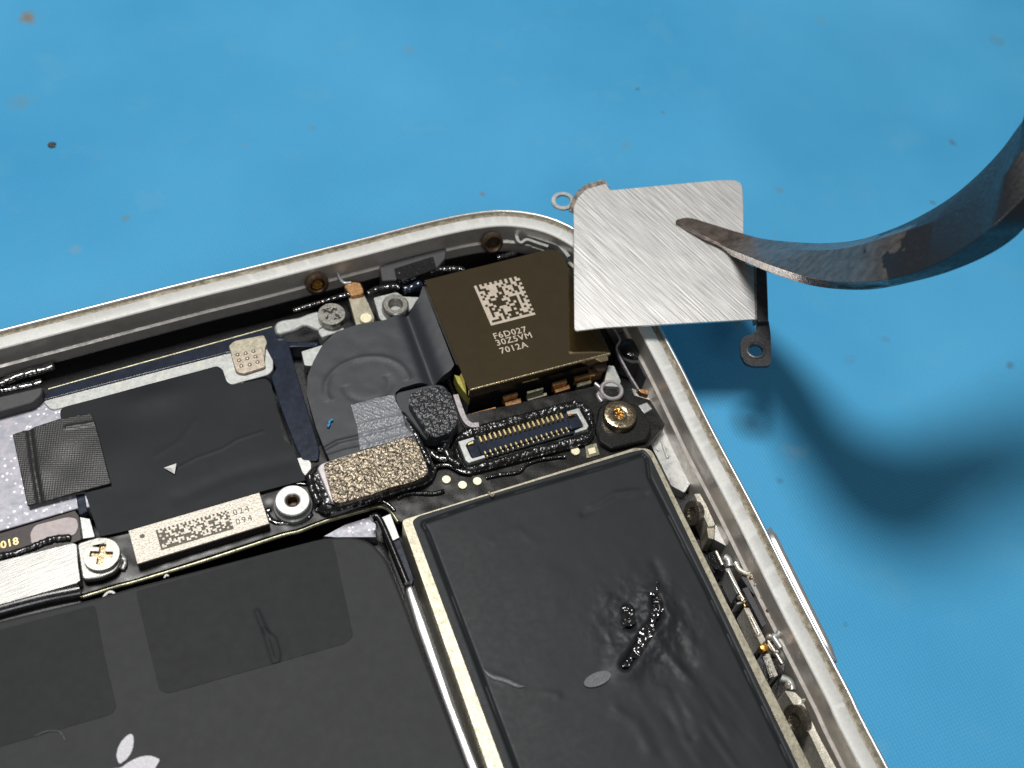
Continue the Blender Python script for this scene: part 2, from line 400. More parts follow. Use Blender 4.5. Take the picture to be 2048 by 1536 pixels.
def cells(name, quad, z, nu, nv, m, parent, seed, fill=.5, lborder=True):
    """a patch of little etched squares inside a quad (TL, TR, BR, BL pixels)"""
    r2 = random.Random(seed); q = [P(*p, z) for p in quad]; bm = bmesh.new()
    def at(u, v): return (q[0]*(1-u)+q[1]*u)*(1-v)+(q[3]*(1-u)+q[2]*u)*v
    for j in range(nv):
        for i in range(nu):
            on = r2.random() < fill
            if lborder and (i == 0 or j == nv-1): on = True
            elif lborder and (j == 0): on = i % 2 == 0
            elif lborder and (i == nu-1): on = j % 2 == 1
            if not on: continue
            e = 0.0
            c = [at((i+a)/nu, (j+b)/nv) for a, b in ((-e, -e), (1+e, -e), (1+e, 1+e), (-e, 1+e))]
            bm.faces.new([bm.verts.new((p[0], p[1], z+.004)) for p in c])
    return from_bm(name, bm, MT[m], parent)
def screw(name, c_px, r, z, m, parent, ang=0.3, depth=.3, head=.5, label=None, arm=.62, w=.17, rm='recess'):
    c = P(*c_px, z); k = []
    for q in range(4):
        a = ang+q*math.pi/2; ux, uy = math.cos(a), math.sin(a); vx, vy = -uy, ux
        for (s, t) in ((w, w), ) if False else ((arm, -w), (arm, w), (w, w)):
            k.append((c[0]+r*(s*ux+t*vx), c[1]+r*(s*uy+t*vy)))
    bm = bmesh.new(); solid(bm, circ(c, r, 40), z-head, z, [k])
    o = from_bm(name, bm, MT[m], parent, label=label); bevel(o, .06, 2)
    lathe('recess', [(0, 0), (r*.75, 0.0), (r*.75, -.05)], (c[0], c[1], z-depth), rm, o)
    return o

# ------------------------------------------------------------------ the mat
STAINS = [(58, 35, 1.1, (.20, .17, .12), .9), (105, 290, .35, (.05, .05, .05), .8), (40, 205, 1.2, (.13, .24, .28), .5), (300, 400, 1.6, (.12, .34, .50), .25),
          (250, 435, .5, (.16, .17, .10), .5), (965, 388, .35, (.20, .12, .10), .6), (1275, 178, .3, (.05, .08, .10), .8), (1325, 225, .3, (.10, .12, .14), .6),
          (1905, 285, .5, (.08, .12, .12), .7), (1560, 380, .5, (.12, .2, .22), .5), (1865, 405, .4, (.08, .12, .10), .6), (1995, 80, 1.1, (.10, .20, .25), .5),
          (625, 255, .4, (.12, .22, .28), .5), (490, 290, .35, (.2, .2, .2), .5), (820, 100, .9, (.14, .25, .32), .35), (1250, 290, .9, (.10, .26, .38), .5),
          (1475, 648, .35, (.20, .24, .12), .7), (1770, 680, .5, (.08, .22, .36), .5), (1700, 720, .7, (.09, .22, .34), .4), (2020, 730, .5, (.07, .14, .2), .6),
          (1590, 905, 1.2, (.2, .36, .48), .35), (1500, 850, 1.6, (.09, .27, .42), .4), (1560, 960, .4, (.06, .14, .2), .5), (1760, 1500, 1.0, (.12, .34, .5), .3), (1690, 1250, .25, (.05, .15, .22), .6), (1640, 40, .9, (.14, .26, .34), .35), (150, 500, .7, (.16, .3, .4), .5)]
bm = bmesh.new(); solid(bm, [(-260, -160), (260, -160), (260, 330), (-260, 330)], -2, 0)
o = from_bm('work_mat_surface', bm, blue_mat()); o['kind'] = 'structure'
o['label'] = 'stained blue silicone work mat under everything'

# ------------------------------------------------------------------ the phone
phone = thing('opened_phone', 'opened silver phone with screen removed, lying on the blue mat', 'phone', (-15, -15, 0))

rim = [(-60, 15.6), (-48, 16.35), (-35, 16.85), (-21.7, 17.35), (-15.8, 17.45), (-11.2, 17.6), (-6.5, 17.75), (-.8, 17.95), (3.3, 17.85), (6.31, 17.3),
       (9.03, 15.95), (11.0, 14.1), (12.6, 11.4), (13.55, 8.4), (13.93, 5.2), (13.95, 1.6), (13.86, -2.5), (13.7, -5.5), (13.52, -9.5), (13.38, -16), (13.05, -23), (12.85, -30), (12.6, -36), (12.0, -70)]
rp_ = [np.array(p) for p in smoothpath(rim, 14)]
def rim_frame():
    out = []
    for i, p in enumerate(rp_):
        t = rp_[min(i+1, len(rp_)-1)]-rp_[max(0, i-1)]; t = t/np.linalg.norm(t); out.append((p, np.array([t[1], -t[0]])))
    return out
RF = rim_frame()   # (point, inward normal)
def sweep(name, prof, m, parent, jit=None, angle=30, i0=0, i1=None, cap=False):
    bm = bmesh.new(); rings = []
    fr = RF[i0:i1]
    for k, (p, nrm) in enumerate(fr):
        ring = []
        for j, (o_, z) in enumerate(prof):
            a, b = (jit(k, j) if jit else (0, 0))
            w = p+nrm*(o_+a); ring.append(bm.verts.new((w[0], w[1], z+b)))
        rings.append(ring)
    for a, b in zip(rings, rings[1:]):
        for j in range(len(prof)-1): bm.faces.new((a[j], a[j+1], b[j+1], b[j]))
    if cap: bm.faces.new(rings[0]); bm.faces.new(rings[-1][::-1])
    return from_bm(name, bm, MT[m], parent, angle=angle)
# check the inward side
if (RF[10][1][1] > 0): RF = [(p, -n_) for p, n_ in RF]
frame = sweep('frame', [(2.4, .15), (.9, .5), (.25, 1.4), (.02, 2.9), (0, 4.2), (.05, 5.6), (.16, 6.5), (.27, 6.86)], 'alu', phone, angle=60)
sweep('polished_lip', [(.27, 6.86), (.33, 6.95), (.42, 6.99), (.52, 6.97), (.56, 6.9), (.56, 6.6)], 'chamfer', frame, angle=60)
# adhesive residue fills the groove, uneven
def jr(k, j): return (0, (0.05+0.07*rng.random()) if 0 < j < 4 else 0)
sweep('adhesive_residue', [(.56, 6.72), (.62, 6.76), (.76, 6.74), (.90, 6.76), (1.03+.0, 6.72)], 'residue', frame, jit=lambda k, j: ((.05*math.sin(k*.9)+.06*(rng.random()-.5)) if j in (1, 2) else 0, .07*rng.random() if 0 < j < 4 else 0), angle=80)
ledge_prof = [(1.0, 6.6), (1.02, 6.88), (1.08, 6.93), (2.0, 6.93), (2.07, 6.90), (2.12, 6.82)]
sweep('ledge', ledge_prof, 'ledge', frame, angle=40, jit=lambda k, j: ((.07*(rng.random()-.3)) if j in (1, 2) else 0, 0))
sweep('inner_wall', [(2.12, 6.82), (2.14, 5.0), (2.35, 4.85), (2.40, 2.0)], 'alu_wall', frame, angle=30, i0=140)
sweep('inner_wall', [(2.12, 6.82), (2.14, 5.1), (2.32, 4.95), (2.34, 3.9)], 'alu_wall', frame, angle=30, i1=141)
sweep('wall_liner', [(2.33, 3.95), (2.40, 3.9), (2.45, 2.0)], 'tray', frame, angle=30, i1=141)
# bottom tray
inner = [tuple((p+n_*2.2)) for p, n_ in RF]
prism('back_housing', None, .2, 2.2, 'tray', phone, wpts=inner+[(-60, -70)], bv=0)

# volume button on the outside of the right frame
bt = [P(x, y, 4.9) for x, y in [(1543, 1050), (1677, 1320)]]
def button():
    c0 = bt[0]; c1 = bt[1]; bm = bmesh.new()
    n = 24; rings = []
    d = (c1-c0); Lh = np.linalg.norm(d); d /= Lh; nrm = np.array([-d[1], d[0], 0]); nrm = nrm if nrm[0] > 0 else -nrm
    out = []
    for i in range(n+1):
        t = i/n; k = min(1, math.sin(math.pi*min(t, 1-t)*6 if min(t, 1-t) < 1/12 else math.pi/2))
        base = c0+d*Lh*t
        ring = []
        for (e, z) in ((-1.3, 3.0), (-.12, 3.05), (0, 3.3), (0, 4.9), (-.08, 5.1), (-.36, 5.22), (-.42, 5.22), (-1.3, 4.9)):
            ring.append(bm.verts.new((base[0]+nrm[0]*e*k, base[1]+nrm[1]*e*k, 4.3+(z-4.3)*max(.45, k))))
        out.append(ring)
    for a, b in zip(out, out[1:]):
        for j in range(len(a)-1): bm.faces.new((a[j], a[j+1], b[j+1], b[j]))
    bm.faces.new(out[0]); bm.faces.new(out[-1])
    return from_bm('volume_button', bm, MT['chamfer'], frame)
button()

# ---- top left: foil shield, navy cable, graphite sheet
prism('foil_shield', A((-120, 915), (0, 880), (200, 835), (280, 775), (1440, 473), (1700, 428), (1750, 500), (1750, 575), (1700, 610), (1560, 650), (1560, 1000), (700, 1420), (505, 1470), (500, 1460), (0, 1605), (-120, 1640)), 2.4, 4.4, 'dimple', phone, bv=.06)
prism('shield_edge_strip', A((270, 776), (1440, 474), (1700, 428), (1748, 500), (1750, 572), (1720, 606), (1560, 648), (1480, 672), (1440, 650), (1400, 560), (420, 812), (330, 835)), 4.38, 4.50, 'silver', phone, r=.3, bv=.05)
navy = prism('flex_cable', A((285, 735), (330, 692), (1740, 305), (1810, 345), (1850, 420), (1910, 640), (1990, 900), (2045, 1080), (2040, 1155), (1935, 1155), (1880, 1040), (1790, 800), (1735, 620), (1770, 560), (1700, 425), (1440, 468), (265, 772)), 3.4, 4.62, 'navy', phone, r=.25, bv=.22, seg=3)
tube('olive_edging', Z(A((310, 700), (700, 590), (1200, 452), (1740, 302)), 4.45), .10, 'olive_edge', navy)
def g_h(x, y):
    h = .05*vnoise(x, y, .28, 3, 1)
    cr = [P(*p, 4.75) for p in A((1140, 1200), (1250, 1140), (1420, 1080), (1520, 1020), (1690, 965))]
    h = h+.02*np.exp(-(pdist(x, y, cr)/.09)**2)
    c2 = [P(*p, 4.75) for p in A((1000, 1120), (1150, 1030), (1250, 900))]
    h = h+.01*np.exp(-(pdist(x, y, c2)/.25)**2)
    c3 = [P(*p, 4.75) for p in A((1150, 1390), (1500, 1240), (1860, 1160))]
    h = h-.03*np.exp(-(pdist(x, y, c3)/.6)**2)
    c4 = P(*A((1000, 740))[0], 4.75)
    return h+.10*np.exp(-(((x-c4[0])/2.2)**2+((y-c4[1])/1.2)**2))
hsheet('graphite_sheet', A((385, 870), (385, 830), (420, 808), (1390, 550), (1425, 572), (1450, 650), (1482, 674), (1700, 630), (1735, 665), (1820, 1032), (1870, 1050), (1940, 1240))+E((1990, 55), (1680, 135), (820, 385), (640, 425), (600, 320), (540, 130), (480, -50)), 4.72, .11, g_h, 'graphite', phone, thick=.35, r=.22)
# metal shaving
def chip(name, c, s, m, lab, cat, seed, flat=.5):
    bm = bmesh.new(); r2 = random.Random(seed)
    bmesh.ops.create_icosphere(bm, subdivisions=2, radius=s)
    for v in bm.verts: v.co = Vector((v.co.x*(.7+.9*r2.random()), v.co.y*(.7+.7*r2.random()), v.co.z*flat*(.6+.8*r2.random())))+Vector(c)+Vector((0, 0, s*flat))
    return tag(from_bm(name, bm, MT[m], angle=20), lab, cat)
sp = P(*A((1100, 1215))[0], 4.85)
bm = bmesh.new(); vv = [bm.verts.new(Vector(sp)+Vector(d)) for d in ((-.5, .32, .05), (.42, .26, .28), (.1, -.42, .02), (-.02, .02, .30), (.0, .1, -.15))]
for t in ((0, 3, 1), (1, 3, 2), (2, 3, 0), (0, 1, 4), (1, 2, 4), (2, 0, 4)): bm.faces.new([vv[i] for i in t])
tag(from_bm('metal_shaving', bm, MT['lint'], angle=10), 'tiny shiny metal flake on the black graphite sheet', 'metal shaving')
# woven patch
def w_h(x, y):
    g = [P(*p, 4.95) for p in A((185, 950), (215, 1180), (255, 1420))]
    h = .10*np.exp(-(pdist(x, y, [P(*p, 4.95) for p in A((430, 945), (600, 915))])/.16)**2)
    h = h-.16*np.exp(-(pdist(x, y, g)/.22)**2)
    c, s = math.cos(.5), math.sin(.5); u = x*c+y*s; v = -x*s+y*c
    h = h+.022*np.sin(u*2*math.pi/.25)*np.sin(v*2*math.pi/.25)
    return h+.07*vnoise(x, y, .5, 9)
hsheet('woven_tape', A((80, 988), (200, 945), (400, 885), (580, 848), (605, 900), (710, 1300), (440, 1372), (175, 1442)), 5.0, .06, w_h, 'woven', phone, thick=.2, r=.05, angle=180)
# contact pad with nine dimples
cp = prism('contact_tab', A((1462, 420), (1500, 388), (1690, 350), (1712, 400), (1700, 430), (1690, 560), (1560, 600), (1510, 590), (1480, 480)), 4.4, 4.74, 'nickel_gold', phone, r=.2, bv=.05)
pad = prism('gold_pad', A((1478, 480), (1678, 432), (1700, 555), (1560, 600), (1515, 590)), 4.5, 4.78, 'pad_nickel', phone, r=.2, bv=.03)
for x, y in A((1520, 480), (1572, 470), (1622, 457), (1530, 515), (1583, 503), (1635, 492), (1545, 552), (1598, 543), (1648, 527)):
    c = P(x, y, 4.77); lathe('dimple', [(.17, 0), (.14, .08), (.07, .12), (0, .13)], c, 'nickel_gold', pad, seg=14)
# left block + sealants
prism('speaker_block', N((-60, 1000), (440, 885), (432, 965), (340, 1050), (-60, 1160)), 3.0, 5.3, 'tray_grey', phone, r=.25, bv=.12)
tube('sealant_bead', Z(N((-20, 870), (120, 800), (270, 750), (420, 715), (560, 665)), 5.0), .42, 'gloss_black', phone, lump=.4)
tube('sealant_bead', Z(N((-20, 930), (200, 890), (440, 830)), 4.6), .35, 'gloss_black', phone, lump=.3)

# ---- wall furniture along the top
ws = P(*B((545, 680))[0], 5.6)
b = lathe('wall_screw', [(0.0, -.2), (.95, -.2), (.95, .3), (.75, .42), (.62, .42), (.55, .2)], ws, 'dark_bore', phone, axis=(0, -1, .35), seg=28)
lathe('screw_recess', [(.57, .1), (.45, .3), (.2, .26), (0, .34)], ws, 'copper_hot', b, axis=(0, -1, .35), seg=7)
b = P(*B((1985, 350))[0], 5.8)
lathe('wall_boss', [(.95, -.2), (.9, .25), (.72, .3), (.55, .2), (.5, -.1), (0, -.1)], b, 'dark_bore', phone, axis=(-.1, -1, .35), seg=28)
prism('proximity_module', B((1060, 540), (1250, 470), (1520, 360), (1610, 400), (1600, 480), (1530, 560), (1240, 650), (1080, 660)), 3, 5.2, 'tray_grey', phone, r=.12, bv=.1)
prism('black_bracket', B((1180, 560), (1500, 460), (1530, 560), (1260, 660), (1200, 640)), 3, 5.5, 'gloss_black', phone, r=.12, bv=.1)
tube('spring_clip', Z(B((715, 590), (735, 640), (770, 680), (830, 680)), (5.6, 5.2, 4.9, 5.0)), .16, 'silver', phone)
prism('contact_tab', B((765, 700), (840, 665), (905, 675), (935, 735), (930, 768), (820, 785)), 4.2, 5.0, 'copper', phone, r=.2, bv=.1)
prism('contact_strip', B((805, 795), (930, 765), (975, 850), (1020, 960), (1010, 1020), (870, 1040)), 3.9, 4.6, 'nickel_gold', phone, r=.08, bv=.05)
o = prism('cream_pad', None, 4.55, 4.85, 'cream_gold', phone, wpts=circ(P(*B((950, 965))[0], 4.8), .55, 24), bv=.1)
tube('sealant_bead', Z(B((350, 905), (450, 875), (560, 840), (680, 805), (820, 765)), 4.9), .26, 'gloss_black', phone, lump=.4)
tube('sealant_bead', Z(B((960, 765), (1060, 720), (1190, 700), (1230, 720)), 4.9), .30, 'gloss_black', phone, lump=.4)
tube('sealant_bead', Z(B((1470, 590), (1560, 565), (1700, 560), (1760, 575)), 5.2), .30, 'gloss_black', phone, lump=.4)
tube('sealant_bead', Z(B((1250, 740), (1330, 720), (1410, 690)), 4.7), .40, 'navy', phone, lump=.3)
tube('sealant_bead', Z(C((630, 390), (700, 375), (790, 350)), 5.4), .28, 'gloss_black', phone, lump=.4)
gb = prism('ground_bracket', B((195, 1040), (215, 1000), (260, 980), (400, 960), (470, 930), (560, 905), (620, 1030), (560, 1065), (520, 1055), (450, 1020), (380, 1060), (250, 1095), (210, 1090)), 4.5, 5.1, 'silver', phone, r=.25, bv=.15)
prism('bracket_foot', B((548, 1010), (740, 1030), (775, 1050), (770, 1075), (700, 1090), (585, 1125), (560, 1090)), 3.6, 5.0, 'silver', gb, r=.15, bv=.12)
screw('bracket_screw', B((668, 932))[0], 1.08, 5.75, 'screw', phone, ang=.75, head=.7, rm='screw')
prism('ground_plate', B((420, 1240), (660, 1165), (640, 1300), (500, 1360), (445, 1355)), 3.4, 4.4, 'silver', phone, r=.12, bv=.08)
prism('mount_plate', B((1010, 800), (1200, 752), (1260, 790), (1400, 795), (1300, 920), (1110, 1010), (1060, 970)), 3.6, 4.5, 'silver', phone, r=.15, bv=.08)
lathe('threaded_standoff', [(1.12, 0), (1.08, .75), (.98, .85), (.62, .85), (.5, .7), (.48, 0), (0, 0)], P(*B((1190, 905))[0], 4.45), 'screw', phone)
prism('speaker_grille_edge', B((120, 1180), (150, 1160), (560, 1160), (560, 1200), (350, 1200), (160, 1230)), 2.5, 4.0, 'navy', phone, bv=.1)
# antenna clip in the corner
def ribbon(name, pts, z, h, m, parent, th=.08):
    path = smoothpath([tuple(P(x, y, z)) for x, y in pts], 6); bm = bmesh.new(); rr = []
    for i, p in enumerate(path):
        t = path[min(i+1, len(path)-1)]-path[max(i-1, 0)]; t = t/np.linalg.norm(t); s = np.array([t[1], -t[0], 0])*th
        rr.append([bm.verts.new(p+s), bm.verts.new(p-s), bm.verts.new(p-s-[0, 0, h]), bm.verts.new(p+s-[0, 0, h])])
    for a, b in zip(rr, rr[1:]):
        for k in range(4): bm.faces.new((a[k], a[(k+1) % 4], b[(k+1) % 4], b[k]))
    bm.faces.new(rr[0]); bm.faces.new(rr[-1][::-1])
    return from_bm(name, bm, MT[m], parent, angle=50)
ribbon('antenna_spring', R((140, 430), (190, 590), (270, 640), (400, 575), (640, 650), (900, 735)), 5.9, .5, 'silver', phone, th=.13)
ribbon('antenna_spring', R((400, 455), (700, 545), (1100, 680), (1230, 780), (1390, 980)), 6.0, .8, 'silver', phone, th=.16)

# ---- camera module
camw = [tuple(P(x, y, 6.6)[:2]) for x, y in C((35, 575), (1050, 322), (1140, 335), (1210, 450), (1562, 1172), (402, 1484))]
cm = prism('rear_camera', None, 5.6, 6.6, 'gold_can', phone, wpts=roundpts(camw, [.12, .5, .9, .6, .12, .12]), bv=.03, seg=2)
prism('camera_body', None, 2.3, 5.6, 'tray', cm, wpts=[(a+(.15 if a < 3 else -.15), b_y+(.12 if b_y < 6 else -.2)) for a, b_y in camw], bv=.05)
e0, e1 = P(*C((410, 1474))[0], 6.56), P(*C((1556, 1176))[0], 6.56)
tube('edge_highlight', [e0, e1], .11, 'gold_edge', cm)  # bright gold strip stands in for the highlight along the lower edge
cells('etched_matrix', [SS((150, 275))[0], SS((915, 100))[0], SS((1205, 760))[0], SS((445, 950))[0]], 6.602, 18, 18, 'etch_light', cm, 11, .55)
for s, a, b in (('F6D027', (500, 1180), (1290, 1000)), ('30Z5VM', (545, 1295), (1360, 1100)), ('7012A', (615, 1430), (1290, 1260))):
    o = text('etched_code', s, SS(a)[0], SS(b)[0], 6.604, .80, 'etch_light', cm, spacing=1.12, bold=.012)
prism('polyimide_flap', D((470, 180), (520, 195), (560, 270), (585, 350), (530, 290), (495, 240)), 4.5, 5.6, 'olive', cm, bv=.03)
prism('polyimide_flap', C((45, 640), (60, 650), (80, 700), (60, 690)), 5.2, 5.6, 'olive', cm, bv=.02)
for q, zt, mm in (([(820, 335), (930, 305), (938, 325), (830, 357)], 4.7, 'copper'), ([(838, 385), (955, 350), (962, 385), (850, 420)], 4.2, 'copper'),
                  ([(1000, 303), (1120, 272), (1125, 285), (1005, 320)], 4.9, 'olive_edge'), ([(1000, 350), (1145, 310), (1150, 330), (1010, 370)], 4.2, 'nickel_gold'),
                  ([(1183, 240), (1290, 208), (1296, 235), (1190, 265)], 4.7, 'copper'), ([(1200, 285), (1310, 250), (1320, 280), (1212, 312)], 4.2, 'copper'),
                  ([(1365, 245), (1470, 218), (1475, 240), (1370, 270)], 4.2, 'olive_edge'), ([(1310, 130), (1350, 115), (1368, 150), (1328, 165)], 4.8, 'copper_hot'),
                  ([(1345, 195), (1545, 145), (1555, 165), (1350, 218)], 4.6, 'copper'), ([(1440, 95), (1490, 85), (1500, 190), (1460, 190)], 4.7, 'copper'),
                  ([(565, 470), (770, 415), (785, 435), (580, 492)], 4.3, 'copper'), ([(585, 510), (800, 455), (815, 480), (620, 535)], 4.0, 'copper')):
    prism('terminal', D(*q), zt-.9, zt, mm, cm, r=.05, bv=.05)
lathe('solder_blob', [(.75, 0), (.65, .3), (.3, .45), (0, .5)], P(*D((1520, 115))[0], 4.8), 'dark_bore', cm, seg=24)
ribbon('bracket_rail', D((480, 325), (505, 400), (545, 500), (590, 545), (650, 545)), 5.1, .6, 'stiff', phone, th=.2)

# ---- matte cable cover between camera and board
cov = [(846, 575), (839, 596), (817, 620), (769, 640), (715, 649), (671, 664), (646, 688), (627, 722), (615, 752), (614, 789), (620, 813), (633, 857), (650, 900), (662, 925),
       (700, 925), (835, 890), (828, 868), (808, 830), (800, 822), (792, 800), (790, 786), (802, 776), (835, 766), (862, 764), (900, 745), (908, 735)]
camL = [P(*p, 5.6) for p in C((10, 560), (370, 1490))]
c_r = P(735, 770, 5.4)
def c_h(x, y):
    d = pdist(x, y, camL)
    h = -.75*np.exp(-((d-2.0)/.55)**2) + .35*np.exp(-(d/1.1)**2)
    e = np.hypot((x-c_r[0])/1.25, y-c_r[1])
    h = h+.07*np.exp(-((e-2.6)/.22)**2)*(y > c_r[1]-.5)-.05*np.exp(-((e-1.4)/.25)**2)*(y < c_r[1]+.5)
    cr = [P(*p, 5.4) for p in M_((560, 640), (700, 560), (900, 515), (1300, 410))]
    cr2 = [P(*p, 5.4) for p in M_((580, 700), (760, 640), (1000, 590), (1330, 500))]
    h = h+.13*np.exp(-(pdist(x, y, cr)/.14)**2)+.07*np.exp(-(pdist(x, y, cr2)/.12)**2)
    return h+.03*vnoise(x, y, .8, 4, 2)
cover = hsheet('cable_cover', cov, 5.4, .09, c_h, 'cable', phone, thick=.7, r=.15)
def tp_h(x, y):
    cr = [P(*p, 5.5) for p in M_((860, 420), (1060, 370), (1300, 330))]
    return c_h(x, y)+.09+.10*np.exp(-(pdist(x, y, cr)/.18)**2)+.018*np.sin(x*2*math.pi/.42)*np.sin(y*2*math.pi/.42)
hsheet('clear_tape', M_((822, 232), (1050, 165), (1208, 140), (1228, 200), (1275, 290), (1320, 440), (1395, 505), (1140, 575), (905, 640), (880, 440)), 5.42, .07, tp_h, 'clear_tape', phone, thick=.1)
# foam block
prism('foam_base', M_((1215, 150), (1240, 110), (1560, 35), (1660, 45), (1710, 110), (1800, 400), (1700, 560), (1500, 540), (1300, 290), (1260, 285)), 4.6, 5.5, 'cable', phone, r=.3, bv=.1)
fo = M_((1340, 200), (1370, 120), (1560, 60), (1640, 60), (1720, 115), (1785, 330), (1770, 420), (1700, 480), (1580, 520), (1520, 490))
hsheet('foam_pad', fo, 6.35, .06, lambda x, y: .085*vnoise(x, y, 6.5, 21, 2)+.03*vnoise(x, y, 1.5, 8), 'foam', phone, thick=1.2, r=.25)
# copper pad
stp = M_((512, 800), (545, 755), (640, 715), (1320, 505), (1400, 520), (1450, 580), (1540, 840), (1480, 900), (700, 1140), (640, 1110))
pgw = roundpts(W2(M_((420, 850), (470, 770), (640, 700), (1320, 480), (1400, 500), (1490, 600), (1580, 860), (1500, 925), (1000, 1075), (640, 1190), (540, 1180), (480, 1090)), 5.2), .4)
def pg_h(x, y):
    d = np.full(np.shape(x), 1e9)
    for k in range(len(pgw)): d = np.minimum(d, seg_dist(x, y, pgw[k-1], pgw[k])[0])
    return -.35*np.exp(-(d/.25)**2)+.10*vnoise(x, y, 2.4, 71, 3)
hsheet('pad_gasket', None, 5.2, .07, pg_h, 'gasket', phone, thick=.8, wpts=pgw, angle=60)
prism('stiffener_plate', M_((512, 800), (545, 755), (700, 700), (1300, 520), (1380, 530), (1500, 820), (1460, 880), (690, 1120), (640, 1105)), 5.2, 5.55, 'stiff', phone, r=.3, bv=.1)
hsheet('copper_foam_pad', M_((572, 765), (620, 738), (1320, 520), (1385, 530), (1430, 580), (1522, 825), (1490, 868), (1350, 930), (1180, 965), (1050, 1020), (705, 1115), (660, 1085)), 5.95, .06,
       lambda x, y: .075*vnoise(x, y, 7.5, 31, 2)+.03*vnoise(x, y, 1.2, 2), 'copper_foam', phone, thick=.5, r=.2)

# ---- logic board
brd = [(150, 1092), (163, 1188), (237, 1166), (272, 1157), (420, 1110), (560, 1065), (593, 1058), (652, 1036), (741, 1012), (761, 1008), (776, 1014), (790, 1028), (800, 1044), (900, 1010), (1100, 955), (1290, 898), (1330, 850), (1300, 800), (1200, 770), (930, 830), (640, 890), (610, 940), (540, 965), (240, 1060)]
board = prism('logic_board', brd, 3.4, 4.25, 'pcb', phone, r=.15, bv=.08)
hsheet('board_coating', brd, 4.36, .09, lambda x, y: .05*vnoise(x, y, .8, 81, 2), 'pcb', board, thick=.1, r=.15)
tube('board_edging', Z([(160, 1196), (237, 1172), (272, 1163), (420, 1118), (560, 1072), (600, 1062), (652, 1042), (741, 1017), (762, 1013), (780, 1021), (796, 1044)], 4.0), .17, 'olive_edge', board)
tube('sealant_bead', Z(M_((500, 1170), (620, 1205), (800, 1160), (1000, 1100), (1080, 1085), (1160, 1120), (1220, 1180)), 4.5), .17, 'gloss_black', phone, lump=.12)
tube('sealant_bead', Z(D((0, 1010), (200, 960), (300, 930), (340, 850), (430, 840), (520, 885), (600, 895)), 4.7), .22, 'gloss_black', phone, lump=.2)
tube('sealant_bead', Z(D((700, 935), (800, 910), (940, 890), (1000, 835), (1120, 795), (1290, 775)), 4.55), .16, 'gloss_black', phone, lump=.3)
tube('sealant_bead', Z(D((50, 1090), (130, 1050), (320, 1050), (400, 1030)), 4.45), .20, 'pcb', phone, lump=.3)
tube('sealant_bead', Z(D((300, 730), (340, 780), (420, 790), (430, 740), (340, 720)), 5.0), .35, 'gloss_black', phone, lump=.4)
tube('sealant_bead', Z(D((440, 640), (400, 720), (440, 800), (520, 850)), 4.95), .35, 'gasket', phone, lump=.2)
tube('sealant_bead', Z(M_((1290, 290), (1340, 400), (1400, 480), (1470, 620), (1540, 760)), 5.1), .30, 'gloss_black', phone, lump=.25)
tube('sealant_bead', Z(M_((440, 860), (480, 1000), (540, 1130)), 5.1), .38, 'gasket', phone, lump=.3)
for x, y, r in ((412, 950, .34), (530, 990, .34), (638, 962, .34), (1355, 742, .36)):
    lathe('test_pad', [(r, 0), (r, .08), (r*.9, .11), (0, .11)], P(*D((x, y))[0], 4.42), 'cream_gold', board, seg=24)
prism('test_pad', D((1425, 700), (1510, 680), (1535, 765), (1440, 790)), 4.35, 4.46, 'olive_edge', board, bv=.02)
prism('test_pad', D((1445, 722), (1498, 708), (1510, 750), (1458, 765)), 4.45, 4.52, 'cream_gold', board, r=.05, bv=.02)
# connector
outer = W2(D((450, 660), (530, 565), (1350, 350), (1440, 370), (1500, 450), (1505, 600), (1460, 665), (610, 885), (540, 870), (470, 770)), 5.05)
hole = W2(D((488, 665), (1330, 425), (1385, 415), (1465, 560), (1445, 590), (570, 838), (545, 812)), 5.05)
go = roundpts(outer, .35); gh = roundpts(hole, .08)
def gk_h(sc, sd, amp, edge):
    def f(x, y):
        d = np.full(np.shape(x), 1e9)
        for lp in edge:
            for k in range(len(lp)): d = np.minimum(d, seg_dist(x, y, lp[k-1], lp[k])[0])
        return -.28*np.exp(-(d/.16)**2)+amp*vnoise(x, y, sc, sd, 2)+amp*.8*np.abs(vnoise(x, y, sc*2.1, sd+5))
    return f
hsheet('connector_gasket', None, 5.0, .055, gk_h(2.6, 61, .10, [go, gh]), 'gasket', phone, thick=.7, wpts=go+[go[0]]+gh[::-1][-1:]+gh[::-1], angle=50)
con = prism('board_connector', D((497, 668), (1380, 422), (1455, 555), (1440, 580), (575, 826), (550, 805)), 4.35, 4.62, 'navy', phone, r=.05, bv=.03)
prism('connector_rim', D((497, 668), (612, 634), (620, 655), (566, 682), (556, 700), (596, 785), (606, 790), (690, 765), (700, 787), (575, 826), (550, 805)), 4.5, 5.15, 'silver', con, bv=.05)
prism('connector_rim', D((1290, 448), (1380, 422), (1455, 555), (1440, 580), (1355, 605), (1350, 588), (1412, 562), (1408, 540), (1368, 462), (1298, 470)), 4.5, 5.15, 'silver', con, bv=.05)
prism('contact_bar', D((640, 695), (1300, 512), (1318, 572), (670, 765)), 4.6, 5.0, 'navy', con, r=.04, bv=.05)
prism('end_block', D((562, 705), (640, 690), (668, 772), (606, 788)), 4.6, 4.95, 'navy', con, bv=.04)
prism('end_block', D((1300, 505), (1372, 480), (1400, 560), (1320, 578)), 4.6, 4.95, 'navy', con, bv=.04)
prism('gold_latch', D((560, 672), (608, 656), (614, 682), (572, 695)), 4.6, 5.08, 'gold', con, bv=.04)
prism('gold_latch', D((1295, 458), (1345, 440), (1350, 470), (1310, 482)), 4.6, 5.08, 'copper_hot', con, bv=.04)
